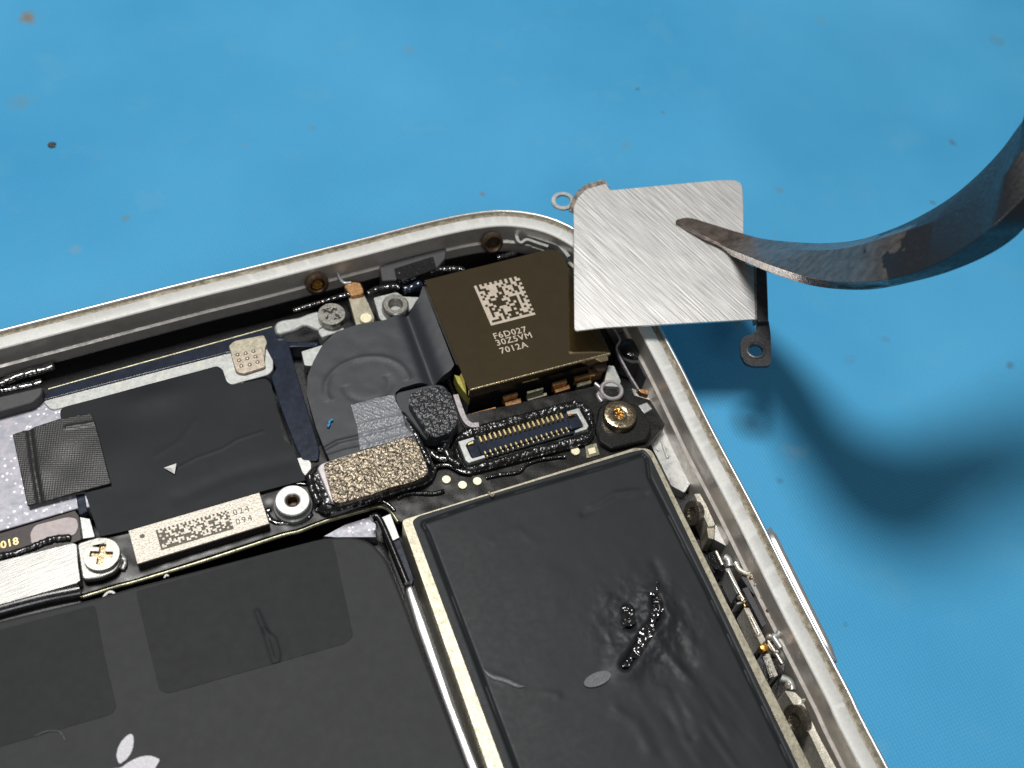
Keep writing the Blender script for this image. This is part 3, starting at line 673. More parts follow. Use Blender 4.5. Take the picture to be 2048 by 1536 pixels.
def rowpins(a, b, n, rx, ry, z0, z1, m):
    pa, pb = P(*D(a)[0], z1), P(*D(b)[0], z1); d = (pb-pa); d /= np.linalg.norm(d); e = np.array([-d[1], d[0], 0])
    first = None
    for i in range(n):
        c = pa+(pb-pa)*i/(n-1)
        if first is None:
            w = [tuple((d*sx_*rx+e*sy*ry)[:2]) for sx_, sy in ((-1, -1), (1, -1), (1, 1), (-1, 1))]
            bm = bmesh.new(); solid(bm, roundpts(w, .04, 3), z0-z1, 0)
            first = from_bm('contact_pin', bm, MT[m], con); bevel(first, .035, 2); q = first
        else:
            q = first.copy(); COL.objects.link(q)
        q.matrix_parent_inverse = first.matrix_parent_inverse.copy(); q.location = tuple(c)
rowpins((662, 650), (1256, 478), 18, .085, .26, 4.5, 5.02, 'gold')
rowpins((696, 748), (1292, 572), 17, .07, .14, 4.6, 5.06, 'gold')
rowpins((712, 772), (1306, 592), 17, .055, .08, 4.5, 4.9, 'cream_gold')

# gold screw, boss and clip on the right
prism('screw_block', D((1500, 560), (1530, 420), (1600, 370), (1800, 395), (1905, 520), (1912, 590), (1880, 660), (1620, 722), (1530, 670)), 3.0, 4.9, 'pcb', phone, r=.25, bv=.15)
gs = P(*D((1684, 470))[0], 5.5)
g = lathe('bronze_screw', [(1.32, -.6), (1.32, -.1), (1.24, .02), (1.0, .07), (.62, .08), (.5, .03), (.44, -.1), (0, -.14)], gs, 'screw_gold', phone, seg=48)
r3 = random.Random(3)
tube('chewed_recess', [gs+np.array(v) for v in ((-.18, .52, .06), (.1, .38, .08), (-.12, .22, .02), (.15, .1, .03), (-.02, -.06, .0), (.14, -.22, .0))], .15, 'copper_hot', g, lump=.35)
lathe('ring_boss', [(1.0, -1.4), (.98, -.1), (.9, 0), (.74, 0), (.66, -.1), (.62, -.9), (0, -.9)], P(*D((1622, 288))[0], 4.9), 'stiff', phone)
prism('boss_arm', D((1595, 110), (1640, 115), (1690, 225), (1680, 270), (1560, 260)), 3.4, 4.8, 'silver', phone, r=.1, bv=.12)
tube('boss_leg', Z(D((1500, 245), (1545, 290), (1520, 330), (1550, 380)), 4.4), .16, 'stiff', phone)
prism('silver_tab', D((1815, 405), (1880, 382), (1920, 430), (1860, 465)), 3.6, 4.4, 'silver', phone, bv=.05)
prism('wire_bracket', O((560, 60), (640, 70), (665, 150), (740, 180), (790, 260), (900, 480), (960, 640), (840, 640), (760, 560), (700, 430), (640, 440), (540, 400), (490, 300), (500, 180)), 2.4, 4.6, 'tray_grey', phone, r=.2, bv=.15)
lathe('bracket_dome', [(1.05, -.6), (1.05, .1), (.9, .35), (.5, .5), (0, .55)], P(*O((640, 305))[0], 4.6), 'gloss_black', phone, seg=32)
ribbon('contact_wire', O((445, 80), (512, 200), (480, 300), (600, 540), (700, 705)), 5.0, .35, 'stiff', phone, th=.07)
prism('wire_foot', O((690, 700), (810, 715), (805, 765), (720, 740)), 3.8, 4.4, 'copper', phone, bv=.05)
# silver floor and flanges on the right
prism('side_floor', [(1262, 775), (1300, 790), (1318, 830), (1345, 850)]+F((350, 50), (440, 200), (530, 350), (535, 430), (470, 540), (430, 605), (300, 535), (200, 330), (80, 100))+[(1290, 870), (1280, 820)], 2.2, 3.2, 'floor_silver', phone, r=.2, bv=.1)
tube('floor_rib', Z(O((860, 830), (960, 920), (1060, 1080))+F((440, 200), (520, 350), (538, 430)), 3.35), .14, 'silver', phone)
tube('embossed_mark', Z(F((205, 105), (235, 190), (260, 262), (275, 255)), 3.22), .10, 'silver', phone)
tube('embossed_mark', Z(F((165, 185), (180, 200)), 3.22), .12, 'silver', phone)
prism('lit_flange', F((528, 470), (600, 415), (870, 930), (740, 905)), 2.2, 3.9, 'silver', phone, bv=.06)  # flange modelled only where light falls, its ends follow the shadow edges
prism('side_shelf', F((720, 905), (880, 925), (990, 1130), (1010, 1180), (830, 1115), (710, 1050)), 2.2, 3.9, 'floor_silver', phone, r=.1, bv=.06)
prism('lit_flange', G((975, 985), (1030, 920), (1150, 1130), (1500, 1800), (1400, 1800), (1150, 1330)), 2.2, 3.9, 'silver', phone, bv=.06)
prism('button_bracket', F((520, 612), (575, 608), (640, 720), (722, 905), (700, 925), (655, 925)), 2.4, 4.7, 'bright', phone, r=.05, bv=.08)
prism('bracket_foot', F((640, 935), (700, 905), (720, 960), (710, 1050), (655, 1035)), 2.4, 4.5, 'nickel_gold', phone, r=.08, bv=.1)
def side_screw(c, r, nm):
    o = lathe(nm, [(r, -.4), (r, 0), (r*.92, .06), (r*.5, .07), (r*.45, -.12), (0, -.12)], P(*c, 4.2), 'worn_screw', phone, axis=(-1, .1, .45), seg=32)
    return o
side_screw(F((500, 800))[0], .95, 'button_screw'); side_screw(G((950, 1210))[0], 1.15, 'button_screw')
# button mechanism
bx = lambda nm, q, z0, z1, m, r=.05: prism(nm, G(*q), z0, z1, m, phone, r=r, bv=.07)
bx('switch_body', [(345, 20), (390, 0), (470, 140), (440, 150), (400, 130)], 2.4, 4.6, 'gloss_black')
tube('metal_bar', Z(G((395, 10), (440, 105)), 4.8), .12, 'bright', phone)
lathe('spring_cup', [(.75, -.5), (.7, .1), (.45, .45), (0, .55)], P(*G((590, 75))[0], 4.4), 'silver', phone, seg=24)
tube('spring_arm', Z(G((530, 90), (560, 140), (610, 165), (640, 165)), 4.9), .19, 'bright', phone)
tube('spring_arm', Z(G((450, 50), (480, 70), (490, 120)), 4.6), .3, 'silver', phone)
bx('metal_tab', [(460, 130), (490, 125), (570, 290), (545, 310), (500, 220)], 3.0, 4.8, 'silver')
bx('black_block', [(570, 190), (640, 170), (720, 300), (700, 350), (640, 290)], 2.6, 4.7, 'tray_grey')
bx('switch_board', [(580, 272), (618, 258), (750, 520), (722, 545)], 3.0, 5.0, 'tray_grey')
bx('metal_tab', [(590, 405), (628, 408), (745, 635), (712, 668)], 3.0, 5.0, 'bright')
bx('metal_tab', [(540, 370), (600, 352), (605, 368), (545, 385)], 3.0, 4.5, 'silver')
lathe('solder_blob', [(.35, -.2), (.3, .2), (0, .35)], P(*G((730, 690))[0], 4.6), 'copper_hot', phone, seg=16)
ribbon('leaf_spring', G((645, 170), (700, 270), (760, 390), (850, 545)), 5.2, .7, 'bright', phone, th=.06)
ribbon('leaf_spring', G((600, 0), (700, 200), (800, 400), (880, 560), (900, 620)), 5.4, 2.2, 'gloss_black', phone, th=.12)
for k in range(9):
    t = k/8; x = 705+85*t+rng.uniform(-14, 14); y = 290+115*t
    lathe('solder_blob', [(.2, -.1), (.17, .1), (0, .22)], P(*G((x, y))[0], 5.0), 'gold_edge' if k % 2 else 'bright', phone, seg=10)
tube('spring_arm', Z(G((850, 550), (830, 600), (800, 610), (830, 660), (850, 690)), 5.0), .22, 'silver', phone)
lathe('spring_cup', [(1.1, -.9), (1.08, 0), (.8, .4), (.4, .55), (0, .58)], P(*G((905, 700))[0], 4.3), 'silver', phone, seg=28, axis=(-.4, 0, 1))
lathe('spring_cup', [(.8, -.9), (.75, 0), (.5, .3), (0, .4)], P(*G((800, 680))[0], 4.0), 'nickel_gold', phone, seg=24)
bx('metal_tab', [(745, 732), (770, 728), (832, 882), (805, 895)], 3.0, 4.9, 'bright')
bx('switch_body', [(790, 765), (850, 745), (885, 800), (880, 860), (840, 885), (815, 830)], 2.6, 4.8, 'gloss_black', .15)
bx('switch_body', [(715, 730), (745, 735), (800, 890), (775, 905)], 2.6, 4.5, 'gloss_black')
tube('spring_arm', Z(G((850, 900), (910, 930), (930, 990)), 4.4), .3, 'silver', phone)
prism('button_bracket', G((878, 990), (950, 1000), (1000, 1050), (1110, 1290), (1240, 1530), (1360, 1800), (1300, 1800), (1170, 1540), (1000, 1180)), 2.4, 4.7, 'bright', phone, r=.1, bv=.1)
prism('side_shelf', G((930, 800), (1010, 800), (1035, 915), (985, 985), (940, 960)), 2.2, 3.9, 'floor_silver', phone, bv=.06)
prism('flange_shade', G((700, 250), (760, 330), (980, 760), (1010, 830), (900, 830), (650, 300)), 2.2, 3.4, 'gloss_black', phone, bv=.06)  # black strip standing in for the shaded stretch between the flange pieces

for (x, y, r) in ((640, 200, .18), (668, 250, .14), (760, 430, .2), (790, 480, .16), (720, 330, .2), (560, 330, .15), (690, 600, .2), (770, 610, .22), (860, 620, .2), (820, 720, .18), (1010, 1060, .15), (905, 950, .22)):
    lathe('solder_blob', [(r, -.2), (r*.85, .1), (r*.4, .22), (0, .25)], P(*G((x, y))[0], 4.9), 'bright' if rng.random() < .7 else 'copper', phone, seg=10)
tube('metal_bar', Z(G((480, 150), (520, 230), (590, 350)), 4.95), .09, 'bright', phone)
tube('metal_bar', Z(G((640, 470), (700, 590)), 5.1), .08, 'bright', phone)
tube('metal_bar', Z(G((760, 640), (800, 700), (860, 800)), 4.9), .10, 'bright', phone)
ribbon('leaf_spring', G((690, 200), (790, 400), (860, 540), (960, 760)), 5.3, .5, 'bright', phone, th=.05)
tube('copper_trace', Z(G((470, 100), (500, 200), (560, 320), (600, 400)), 4.2), .14, 'copper', phone)
# ---- haptic motor
TL, TR = (803, 1041), (1296, 890)
def ext(a, b, y): return (a[0]+(b[0]-a[0])*(y-a[1])/(b[1]-a[1]), y)
oL = ext(TL, (978, 1536), 1850); oR = ext((1300, 893), (1616, 1536), 1850)
motor_w = W2([TL, (1270, 896), (1302, 898), ext((1300, 893), (1616, 1536), 1200), oR, oL], 6.0)
iL = ext((824, 1043), (1007, 1536), 1850); iR = ext((1290, 900), (1597, 1536), 1850)
sheet_w = roundpts(W2([(824, 1043), (836, 1033), (1262, 904), (1288, 899), (1300, 912), iR, iL], 6.0), [.25, .25, .2, .2, .2, 0, 0])
mw = [tuple(np.array(p)) for p in motor_w]; mw[-2] = (mw[-2][0]+.3, mw[-2][1]-3); mw[-1] = (mw[-1][0]-.2, mw[-1][1]-3)
bm = bmesh.new(); solid(bm, roundpts(mw, [.35, .3, .5, 0, 0, 0]), 2.3, 6.02, [sheet_w])
motor = bevel(from_bm('haptic_motor', bm, MT['nickel_gold'], phone), .07, 2)
prism('motor_core', None, 2.3, 5.0, 'tray', motor, wpts=sheet_w, bv=0)
gl = [P(*p, 6.05)[:2] for p in [iL, J((1198, 1536))[0], J((705, 230))[0], J((680, 190))[0]]+D((250, 1255), (700, 1100), (1640, 830), (1850, 760), (1880, 790))+F((90, 450), (360, 980), (640, 1536))+[G((930, 1536))[0]]]
gl[0] = np.array(P(*ext(J((705, 230))[0], J((1198, 1536))[0], 1850), 6.05)[:2])
wr = [([(1290, 1230), (1330, 1300), (1390, 1370), (1450, 1480)], .12, .25), ([(1240, 1390), (1300, 1370), (1330, 1380)], .07, .2), ([(1345, 1395), (1370, 1430), (1385, 1470)], -.14, .2),
      ([(1340, 1400), (1375, 1465), (1400, 1520)], .09, .3), ([(1310, 1130), (1335, 1190), (1350, 1260), (1385, 1330)], -.10, .35), ([(1180, 1010), (1230, 985), (1300, 975)], .07, .16),
      ([(1170, 1025), (1240, 1000), (1290, 985)], -.05, .2), ([(970, 1345), (1010, 1368), (1050, 1378), (1110, 1388)], .05, .2), ([(1000, 1260), (1060, 1240)], .05, .6),
      ([(1230, 1420), (1270, 1440), (1300, 1500)], .07, .35), ([(990, 1080), (1040, 1060), (1100, 1080)], .04, .3), ([(1080, 1130), (1130, 1160), (1120, 1220)], .03, .5),
      ([(1215, 1190), (1205, 1240), (1225, 1290), (1235, 1330)], .12, .22), ([(1340, 1180), (1345, 1240), (1320, 1300)], .10, .25)]
wrw = [([P(*p, 6.05) for p in a], h, s) for a, h, s in wr]
tc0 = P(*T((780, 640))[0], 6.05)
def m_h(x, y):
    h = -.16*np.exp(-(pdist(x, y, gl)/.11)**2)+.02*vnoise(x, y, .35, 14, 3)
    for q, (a, hh, s) in enumerate(wrw): h = h+.5*hh*(.55+.9*vnoise(x, y, .55, 40+q))*np.exp(-(pdist(x+.25*vnoise(x, y, .7, 3), y+.25*vnoise(x, y, .7, 5), a)/(s*1.35))**2)
    d1 = pdist(x, y, [P(*p, 6.05) for p in T((930, 430), (960, 600), (860, 780), (700, 1010), (560, 1230))])
    h = h+.15*np.exp(-((d1-.6)/.6)**2)-.45*np.exp(-(d1/.3)**2)
    d2 = pdist(x, y, [P(*p, 6.05) for p in T((590, 530), (600, 700), (620, 740))])
    h = h-.5*np.exp(-(d2/.3)**2)
    near = np.exp(-(np.hypot(x-tc0[0], y-tc0[1]+.8)/2.6)**2)
    h = h+.16*near*vnoise(x, y, 1.6, 6, 3)
    c3 = P(1390, 1420, 6.05); rgt = np.exp(-(((x-c3[0])/2.6)**2+((y-c3[1])/7)**2))
    return h+.07*rgt*vnoise(x*1.3+y*.25, y*.35, .8, 17, 2)
hsheet('foil_cover', None, 6.0, .085, m_h, 'taptic_skin', motor, thick=.6, wpts=sheet_w)
def torn_h(sd):
    return lambda x, y: .05+.40*np.abs(vnoise(x, y, 1.5, sd, 2))+.05*vnoise(x, y, 4, sd+3)
tq = [T((880, 400), (930, 385), (1010, 450), (1010, 560), (960, 640), (925, 760), (870, 860), (830, 980), (750, 1090), (620, 1200), (530, 1285), (515, 1250), (600, 1110), (680, 980), (740, 880), (730, 800), (860, 720), (850, 560), (900, 480)),
      T((520, 520), (580, 500), (690, 545), (640, 600), (640, 680), (700, 700), (640, 770), (540, 770), (505, 660)), T((800, 350), (900, 340), (930, 210), (950, 200), (1000, 320), (960, 380), (820, 400))]
def ragged(pts, amp, sd):
    r2 = random.Random(sd); out = []
    for k in range(len(pts)):
        a = pts[k]; b = pts[(k+1) % len(pts)]
        for t in (0, .33, .66): out.append((a[0]+(b[0]-a[0])*t+r2.uniform(-amp, amp), a[1]+(b[1]-a[1])*t+r2.uniform(-amp, amp)))
    return out
tq = [ragged(q, 4, 90+k) for k, q in enumerate(tq)]
for i_, q in enumerate(tq):
    hsheet('torn_foil', q, 6.0, .045, torn_h(50+i_), 'torn', motor, thick=.7, angle=40)
def scuff(nm, c_px, rx, ry, ang, z, m='scuff', parent=None, n=28):
    c = P(*c_px, z); w = [(c[0]+rx*math.cos(t)*math.cos(ang)-ry*math.sin(t)*math.sin(ang), c[1]+rx*math.cos(t)*math.sin(ang)+ry*math.sin(t)*math.cos(ang)) for t in [2*math.pi*i/n for i in range(n)]]
    return prism(nm, None, z-.05, z, m, parent, wpts=w, bv=0)
scuff('worn_spot', (1195, 1358), 1.0, .45, .05, 6.14, 'scuff', motor)
tube('worn_streak', Z(J((1010, 990), (1060, 1030), (1130, 1050), (1200, 1080), (1240, 1085)), 6.09), .16, 'scuff', motor, flat=.3, taper=True)
tube('worn_speck', Z(D((720, 1035), (745, 1070), (765, 1050)), 6.1), .1, 'residue', motor, lump=.3)

# ---- battery
bat_w = W2([(-140, 1283), (0, 1240), (190, 1195), (265, 1173), (640, 1076), (700, 1070), (742, 1082), (772, 1115), (800, 1180), (845, 1300), (925, 1505), (1060, 1850), (-250, 1950)], 5.2)
batt = prism('battery', None, 2.3, 5.2, 'battery', phone, wpts=roundpts(bat_w, .6), bv=.45, seg=5)
prism('tape_patch', L((-100, 460), (-10, 432), (512, 296), (560, 560), (628, 850), (600, 885), (0, 1060), (-100, 1090)), 5.19, 5.23, 'tape', batt, r=.3, bv=.01)
wrk = [([P(*p, 5.24) for p in L((1385, 335), (1425, 430), (1478, 600))], .09, .20), ([P(*p, 5.24) for p in L((1425, 430), (1480, 480), (1503, 560), (1500, 600))], .07, .13)]
def b_h(x, y):
    h = np.zeros(np.shape(x))
    for a, hh, s in wrk: h = h+hh*np.exp(-(pdist(x, y, a)/s)**2)
    return h
hsheet('tape_patch', [(271, 1182), (664, 1076), (672, 1110), (707, 1272), (690, 1287), (335, 1387), (318, 1380)], 5.235, .08, b_h, 'tape', batt, thick=.04, r=.3)
leaf = L((706, 990), (718, 1000), (721, 1030), (716, 1065), (704, 1097), (682, 1128), (645, 1153), (634, 1136), (627, 1105), (636, 1066), (655, 1030), (684, 1000))
prism('fruit_emblem', leaf, 5.2, 5.22, 'white_mark', batt, r=.08, bv=0, label='pale grey leaf of the printed fruit emblem')
body = L((560, 1192), (610, 1178), (650, 1176), (690, 1145), (750, 1114), (810, 1106), (862, 1128), (852, 1150), (820, 1200), (815, 1260), (840, 1330), (880, 1360), (840, 1430), (780, 1490), (720, 1480), (660, 1500), (600, 1500), (540, 1440), (500, 1340), (500, 1250))
prism('fruit_emblem', body, 5.2, 5.22, 'white_mark', batt, r=.35, bv=0)
# between battery and motor
prism('bare_floor', J((130, 255), (250, 190), (385, 148), (420, 190), (420, 260), (200, 262)), 2.2, 3.3, 'dimple', phone, bv=.03)
tube('battery_seam', Z(J((395, 160), (425, 150), (470, 230), (590, 520)), 5.0), .28, 'smooth_black', phone, flat=1.5)
prism('flex_flap', J((440, 155), (500, 130), (550, 262), (495, 290)), 3.0, 4.3, 'silver', phone, bv=.03)
prism('connector_stub', J((490, 292), (555, 268), (632, 490), (620, 525), (580, 527)), 2.4, 4.4, 'navy', phone, bv=.08)
mr_ = W2(J((578, 528), (618, 520), (700, 740), (850, 1180), (990, 1536), (1100, 1830), (1055, 1830), (930, 1536), (780, 1130), (650, 770)), 4.6)
prism('divider_rail', None, 2.3, 4.6, 'alu', phone, wpts=mr_, bv=.18, seg=3)

# ---- label chip, standoff, bracket
chipq = Q((103, 583), (1785, 92), (1912, 492), (218, 1012))
ch = prism('shielded_chip', chipq, 5.1, 5.3, 'label', phone, r=.06, bv=.04)
w = W2(chipq, 5.3); prism('chip_side', None, 4.3, 5.12, 'label_side', ch, wpts=[(a*.999, b*1.0) for a, b in w], bv=.05)
cells('printed_matrix', [Q((455, 578))[0], Q((1385, 318))[0], Q((1458, 560))[0], Q((528, 836))[0]], 5.302, 36, 11, 'etch_dark', ch, 22, .5)
lathe('index_dot', [(.17, 0), (.17, .01), (0, .01)], P(*Q((285, 655))[0], 5.3), 'etch_dark', ch, seg=20)
text('printed_code', '024', Q((1455, 395))[0], Q((1660, 330))[0], 5.304, .68, 'etch_dark', ch, spacing=1.25)
text('printed_code', '094', Q((1490, 512))[0], Q((1700, 448))[0], 5.304, .68, 'etch_dark', ch, spacing=1.25)
st = P(*M_((293, 1085))[0], 5.55)
so = lathe('threaded_standoff', [(1.38, -1.2), (1.38, -.75), (1.26, -.65), (1.26, -.08), (1.18, 0), (.58, 0), (.50, -.06), (.46, -.9), (0, -.9)], st, 'silver', phone)
lathe('bore_ring', [(.56, -.02), (.50, -.06), (.36, -.16), (.34, -.85), (0, -.85)], st, 'dark_bore', so)
tube('sealant_bead', Z(M_((20, 1010), (60, 960), (300, 935), (420, 940)), 4.5), .13, 'gloss_black', phone, lump=.2)
tube('sealant_bead', Z(M_((100, 1165), (60, 1200), (150, 1290), (400, 1260), (470, 1200)), 4.4), .25, 'gloss_black', phone, lump=.3)
br = prism('shield_bracket', E((-120, 612), (0, 582), (465, 466), (492, 476), (500, 600), (515, 705), (490, 725), (0, 862), (-120, 895)), 4.5, 5.4, 'brushed', phone, r=.06, bv=.12, seg=3)
prism('screw_tab', E((488, 468), (640, 422), (720, 440), (770, 520), (775, 590), (740, 650), (640, 690), (525, 705)), 4.7, 5.2, 'brushed', br, r=.35, bv=.12, seg=3)
screw('bracket_screw', E((648, 538))[0], 1.22, 5.6, 'screw', phone, ang=1.2, head=.5)
tube('sealant_bead', Z(E((770, 540), (800, 590), (780, 640)), 4.6), .2, 'silver', phone, lump=.4)
prism('label_flex', E((-120, 440), (-20, 410), (480, 258), (505, 290), (522, 445), (460, 470), (0, 590), (-120, 620)), 4.2, 4.75, 'brown_flex', phone, bv=.04)
prism('grey_pad', E((192, 402), (225, 352), (430, 300), (490, 308), (503, 360), (482, 412), (400, 432), (340, 425), (200, 475)), 4.7, 4.82, 'pink_pad', phone, r=.25, bv=.03)
text('printed_code', '0-018', E((-58, 520))[0], E((185, 455))[0], 4.77, .78, 'gold', phone, spacing=1.02, bold=.02)
tube('textured_strip', Z(E((-40, 570), (150, 520), (300, 460), (380, 440), (460, 440)), 4.75), .33, 'gasket', phone, lump=.25)
prism('pale_spacer', E((510, 300), (575, 312), (608, 428), (530, 440)), 3.2, 4.3, 'silver', phone, bv=.03)
prism('navy_spacer', E((485, 160), (540, 150), (560, 265), (505, 285)), 3.2, 4.45, 'navy', phone, bv=.03)
prism('pale_spacer', M_((325, 705), (420, 690), (465, 750), (465, 800), (400, 880), (370, 850)), 3.4, 4.6, 'silver', phone, r=.1, bv=.05)
tube('rolled_flex', Z(L((-120, 365), (0, 325), (240, 262), (438, 222)), 4.55), .75, 'smooth_black', phone, seg=20)
prism('dark_step', L((-120, 400), (0, 350), (440, 235), (440, 290), (0, 430), (-120, 450)), 3, 4.6, 'tray_grey', phone, bv=.1)

# ------------------------------------------------------------------ loose lint on the phone
tag(tube('lint_scrap', Z(E((655, 825), (690, 785), (725, 785), (740, 812)), 5.0), .1, 'lint', lump=.35), 'curled white lint scrap on the black board edge below the screw', 'lint')
tag(tube('lint_scrap', Z(E((1050, 692), (1065, 672), (1080, 680)), 5.0), .07, 'lint', lump=.35), 'tiny white lint speck below the marked silver chip', 'lint')
tag(tube('lint_hair', Z(L((190, 1002), (250, 978), (310, 976), (335, 995), (352, 1028)), 5.27), .035, 'scuff'), 'thin curved grey hair lying on the black battery', 'hair')
tag(tube('blue_fibre', Z(M_((660, 355), (630, 375), (625, 400), (612, 430)), 5.55), .11, 'blue_fibre', lump=.3), 'small blue fibre on the matte black cable cover', 'fibre')
cc = P(105, 291, 0); chip('dark_crumb', cc, .30, 'crumb', 'small dark crumb on the blue mat at the left', 'crumb', 4)

# ------------------------------------------------------------------ cover plate held by the tweezers
PC = P(1320, 520, 8.9); PN = np.array([-.085, .005, 1.0]); PN /= np.linalg.norm(PN)
Mn = PN
U = np.array([1, 0, 0])-Mn*Mn[0]; U /= np.linalg.norm(U); V_ = np.cross(Mn, U)
ROT = Matrix(((U[0], V_[0], Mn[0]), (U[1], V_[1], Mn[1]), (U[2], V_[2], Mn[2]))).to_4x4()
plate = thing('cover_plate', 'brushed silver cover plate gripped by the tweezers above the phone', 'metal plate', tuple(PC))
plate.matrix_world = Matrix.Translation(Vector(PC)) @ ROT
def loc(pts, dz=0):
    out = []
    for x, y in pts:
        w = PP(x, y, PC+Mn*dz, Mn)-PC; out.append((float(w@U), float(w@V_)))
    return out
def pprism(name, pts, z0, z1, m, r=0, bv=.04, holes=(), parent=None, label=None):
    wv = loc(pts, z1)
    if r: wv = roundpts(wv, r)
    bm = bmesh.new(); solid(bm, wv, z0, z1, holes); bmesh.ops.recalc_face_normals(bm, faces=bm.faces)
    me = bpy.data.meshes.new(name); bm.to_mesh(me); bm.free()
    o = link(name, me, MT[m], None, label=label); o.parent = parent or plate
    if bv: bevel(o, bv, 2)
    return o
pprism('plate_face', H((244, 310), (270, 245), (335, 175), (480, 135), (516, 183), (1270, 112), (1480, 105), (1490, 330), (1490, 670), (1498, 715), (1560, 740), (1578, 1128), (450, 1190), (250, 1215)), -.18, 0, 'plate',
       r=[.2, .2, .2, .15, .05, 0, 1.4, 0, .1, .3, .05, .05, 0, .35])
# bent lip at the top left and the folded right-hand edge
lipo = H((214, 300), (240, 240), (272, 192), (335, 140), (468, 103), (492, 135), (516, 183), (478, 150), (400, 160), (330, 190), (275, 250), (246, 312))
pprism('bent_lip', lipo, -.8, -.02, 'plate_edge', r=.1, bv=.06)
pprism('folded_edge', H((1552, 740), (1580, 742), (1592, 1130), (1570, 1132)), -.9, -.03, 'plate_edge', bv=.05)
rc = loc(H((168, 260)), -.6)[0]
bm = bmesh.new(); lathe_bm(bm, [(.66, 0), (.98, 0), (1.0, -.03), (1.0, -.17), (.98, -.2), (.66, -.2), (.66, 0)], (rc[0], rc[1], -.6), seg=40)
bmesh.ops.recalc_face_normals(bm, faces=bm.faces); me = bpy.data.meshes.new('ring_tab'); bm.to_mesh(me); bm.free()
o = link('ring_tab', me, MT['silver'], None); o.parent = plate
hc = loc(H((1580, 1355)), -1.0)[0]
pprism('side_arm', H((1572, 748), (1640, 752), (1660, 775), (1668, 1000), (1672, 1140), (1592, 1145), (1585, 1000)), -1.1, -.45, 'black_arm', r=.12, bv=.06)
arm = H((1592, 1130), (1672, 1130), (1688, 1240), (1692, 1440), (1672, 1470), (1560, 1472), (1500, 1450), (1468, 1385), (1466, 1300), (1492, 1255), (1545, 1238), (1585, 1215))
pprism('screw_eyelet', arm, -1.3, -1.0, 'black_arm', r=.25, bv=.06, holes=[circ(hc, .56, 32)])
bm = bmesh.new(); lathe_bm(bm, [(.60, 0), (.80, 0), (.80, .06), (.74, .09), (.64, .09), (.60, .06), (.60, 0)], (hc[0], hc[1], -1.0), seg=36)
bmesh.ops.recalc_face_normals(bm, faces=bm.faces); me = bpy.data.meshes.new('eyelet_rim'); bm.to_mesh(me); bm.free()
o = link('eyelet_rim', me, MT['black_arm'], None); o.parent = plate

# ------------------------------------------------------------------ tweezers
def tweezer_material():
    m = mat('worn_tweezer_steel', (.15, .122, .108), .6, .30, .3, 1.4, .3, 4, rvar=.12, spec=.4)
    n = m.node_tree.nodes; l = m.node_tree.links; p = n['Principled BSDF']
    # black coating that has flaked off towards the tip
    at = n.new('ShaderNodeAttribute'); at.attribute_name = 'coat'; t = n.new('ShaderNodeTexCoord')
    nz = n.new('ShaderNodeTexNoise'); nz.inputs['Scale'].default_value = .55; nz.inputs['Detail'].default_value = 3; l.new(t.outputs['Object'], nz.inputs['Vector'])
    ad = n.new('ShaderNodeMath'); ad.operation = 'MULTIPLY_ADD'; l.new(nz.outputs[0], ad.inputs[0]); ad.inputs[1].default_value = 1.1; l.new(at.outputs['Fac'], ad.inputs[2])
    r = n.new('ShaderNodeMapRange'); l.new(ad.outputs[0], r.inputs[0]); r.inputs[1].default_value = 1.04; r.inputs[2].default_value = 1.07
    old = p.inputs['Base Color'].links[0].from_socket
    mx = n.new('ShaderNodeMix'); mx.data_type = 'RGBA'; l.new(r.outputs[0], mx.inputs[0]); l.new(old, mx.inputs[6]); mx.inputs[7].default_value = (.014, .0145, .017, 1)
    l.new(mx.outputs[2], p.inputs['Base Color'])
    inv = n.new('ShaderNodeMapRange'); l.new(r.outputs[0], inv.inputs[0]); inv.inputs[3].default_value = .6; inv.inputs[4].default_value = 0
    l.new(inv.outputs[0], p.inputs['Metallic'])
    ro = p.inputs['Roughness'].links[0].from_socket; a2 = n.new('ShaderNodeMath'); a2.operation = 'MULTIPLY_ADD'; l.new(r.outputs[0], a2.inputs[0]); a2.inputs[1].default_value = .12; l.new(ro, a2.inputs[2])
    l.new(a2.outputs[0], p.inputs['Roughness'])
    return m
MT['tweezer'] = tweezer_material()
tw = thing('tweezers', 'curved black tweezers with coating worn off toward the tip', 'tweezers', tuple(P(1360, 440, 13.9)))
r0 = I((143, 545), (215, 534), (330, 566), (500, 618), (640, 652), (860, 672), (1050, 668), (1200, 640), (1400, 565), (1600, 455), (1750, 340), (1900, 190), (2000, 60), (2060, -30), (2150, -200), (2260, -450), (2400, -800), (2560, -1250))
r1 = I((148, 550), (222, 556), (335, 592), (490, 645), (610, 682), (760, 706), (905, 713), (1060, 702), (1200, 668), (1370, 615), (1540, 560), (1710, 475), (1860, 385), (1960, 275), (2048, 165), (2190, -80), (2370, -480), (2560, -980))
r2 = I((147, 560), (205, 590), (300, 640), (420, 698), (520, 738), (660, 792), (850, 855), (1010, 885), (1170, 888), (1330, 868), (1500, 818), (1650, 745), (1790, 650), (1920, 545), (2048, 430), (2250, 180), (2460, -220), (2680, -700))
r3 = I((144, 562), (200, 595), (295, 648), (415, 708), (515, 748), (655, 806), (850, 872), (1030, 903), (1240, 908), (1440, 872), (1640, 815), (1830, 735), (1980, 640), (2100, 520), (2220, 400), (2400, 180), (2600, -200), (2820, -650))
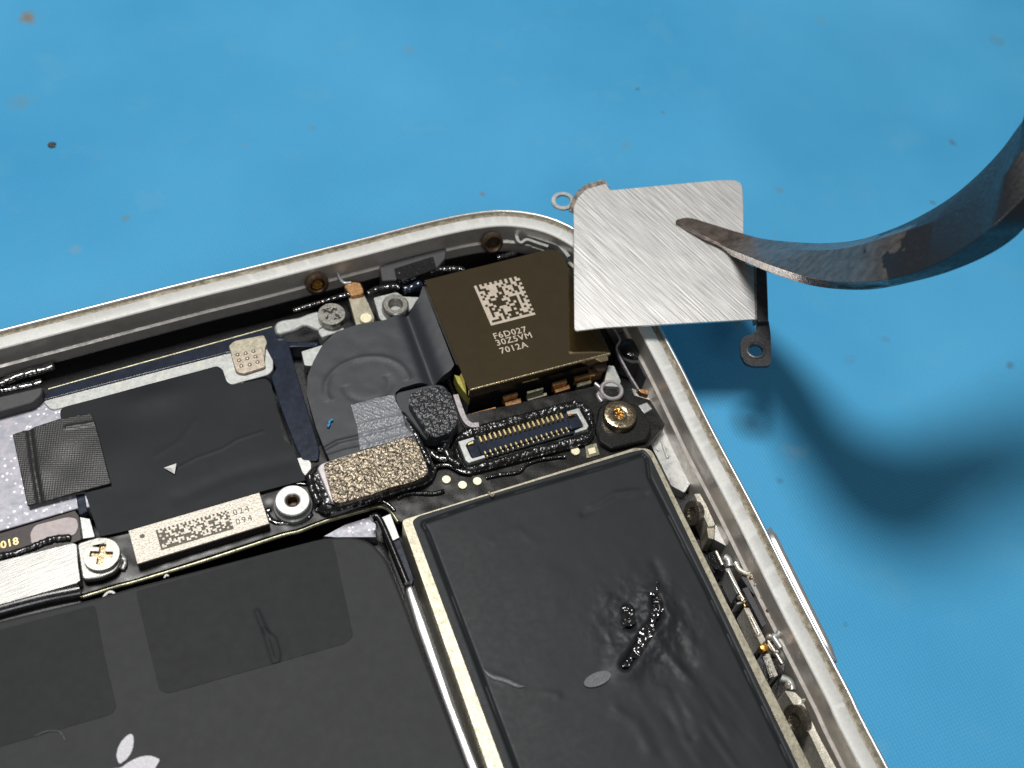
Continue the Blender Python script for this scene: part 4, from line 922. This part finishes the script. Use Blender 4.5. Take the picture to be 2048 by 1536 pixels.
def arm_mesh(name, zc, parent, dz=0.0, shift=(0, 0), th=1.0):
    n = len(r0); sub = 8; bm = bmesh.new(); cl = bm.verts.layers.float.new('coat')
    rails = []
    for k, (rr, off) in enumerate(((r0, -.45), (r1, 0.0), (r2, 0.0), (r3, -.5))):
        pts = []
        for i, (x, y) in enumerate(rr):
            s = min(1, .15+i/5)
            pts.append(P(x+shift[0], y+shift[1], zc[i]+dz+off*s*th))
        rails.append(smoothpath([tuple(p) for p in pts], sub))
    # underside rails follow the outer ones, lower down
    for k in (3, 0):
        pts = []
        for i in range(n):
            x, y = (r3, r0)[0 if k == 3 else 1][i]; s = min(1, .15+i/5)
            q = P(x+shift[0], y+shift[1], zc[i]+dz-.5*s*th); c = (np.array(P(*r1[i], zc[i]))+np.array(P(*r2[i], zc[i])))/2
            q = q+(c-q)*.22; q[2] = zc[i]+dz-(.25+.95*s)*th
            pts.append(q)
        rails.append(smoothpath([tuple(p) for p in pts], sub))
    nn = len(rails[0]); rings = []
    for i in range(nn):
        ring = []; x = i/(nn-1)
        for k, rl in enumerate(rails):
            v = bm.verts.new(rl[i]); ring.append(v)
            bias = {0: .34, 1: 0, 2: 0, 3: .16, 4: .3, 5: .34}[k]
            v[cl] = (x-.49)*3.2+.50+bias*(x > .30)
        rings.append(ring)
    for a, b in zip(rings, rings[1:]):
        for k in range(6): bm.faces.new((a[k], a[(k+1) % 6], b[(k+1) % 6], b[k]))
    bm.faces.new(rings[0]); bm.faces.new(rings[-1][::-1])
    o = from_bm(name, bm, MT['tweezer'], parent, angle=28)
    bevel(o, .26, 4, 24)
    return o
def plane_z(px, py):
    return PP(px, py, PC, Mn)[2]
cen = [(2120, 262), (2190, 180), (2280, 72), (2410, -83), (2560, -265)]      # unseen straight shank, routed so its shadow reaches the right edge
for rr, off in ((r0, -85), (r1, -40), (r2, 45), (r3, 85)):
    del rr[14:]
    rr += [(cx_+off*.77*(1+.06*k), cy_+off*.64*(1+.06*k)) for k, (cx_, cy_) in enumerate(cen)]
zc = [plane_z(*r1[i])+.32+.10*i for i in range(4)]
zc += [zc[3]+d for d in (2.2, 5.4, 8.8, 12.0, 14.6, 16.6, 18.2, 19.8, 21.4, 22.8, 24.6, 27.0, 30.5, 35.0, 41.0)]
zc2 = [z-1.15-.12*min(i, 4) if i < 7 else z-1.7-.15*min(i-7, 5) for i, z in enumerate(zc)]
arm_mesh('upper_jaw', zc, tw)
arm_mesh('lower_jaw', zc2, tw, shift=(4, 4))
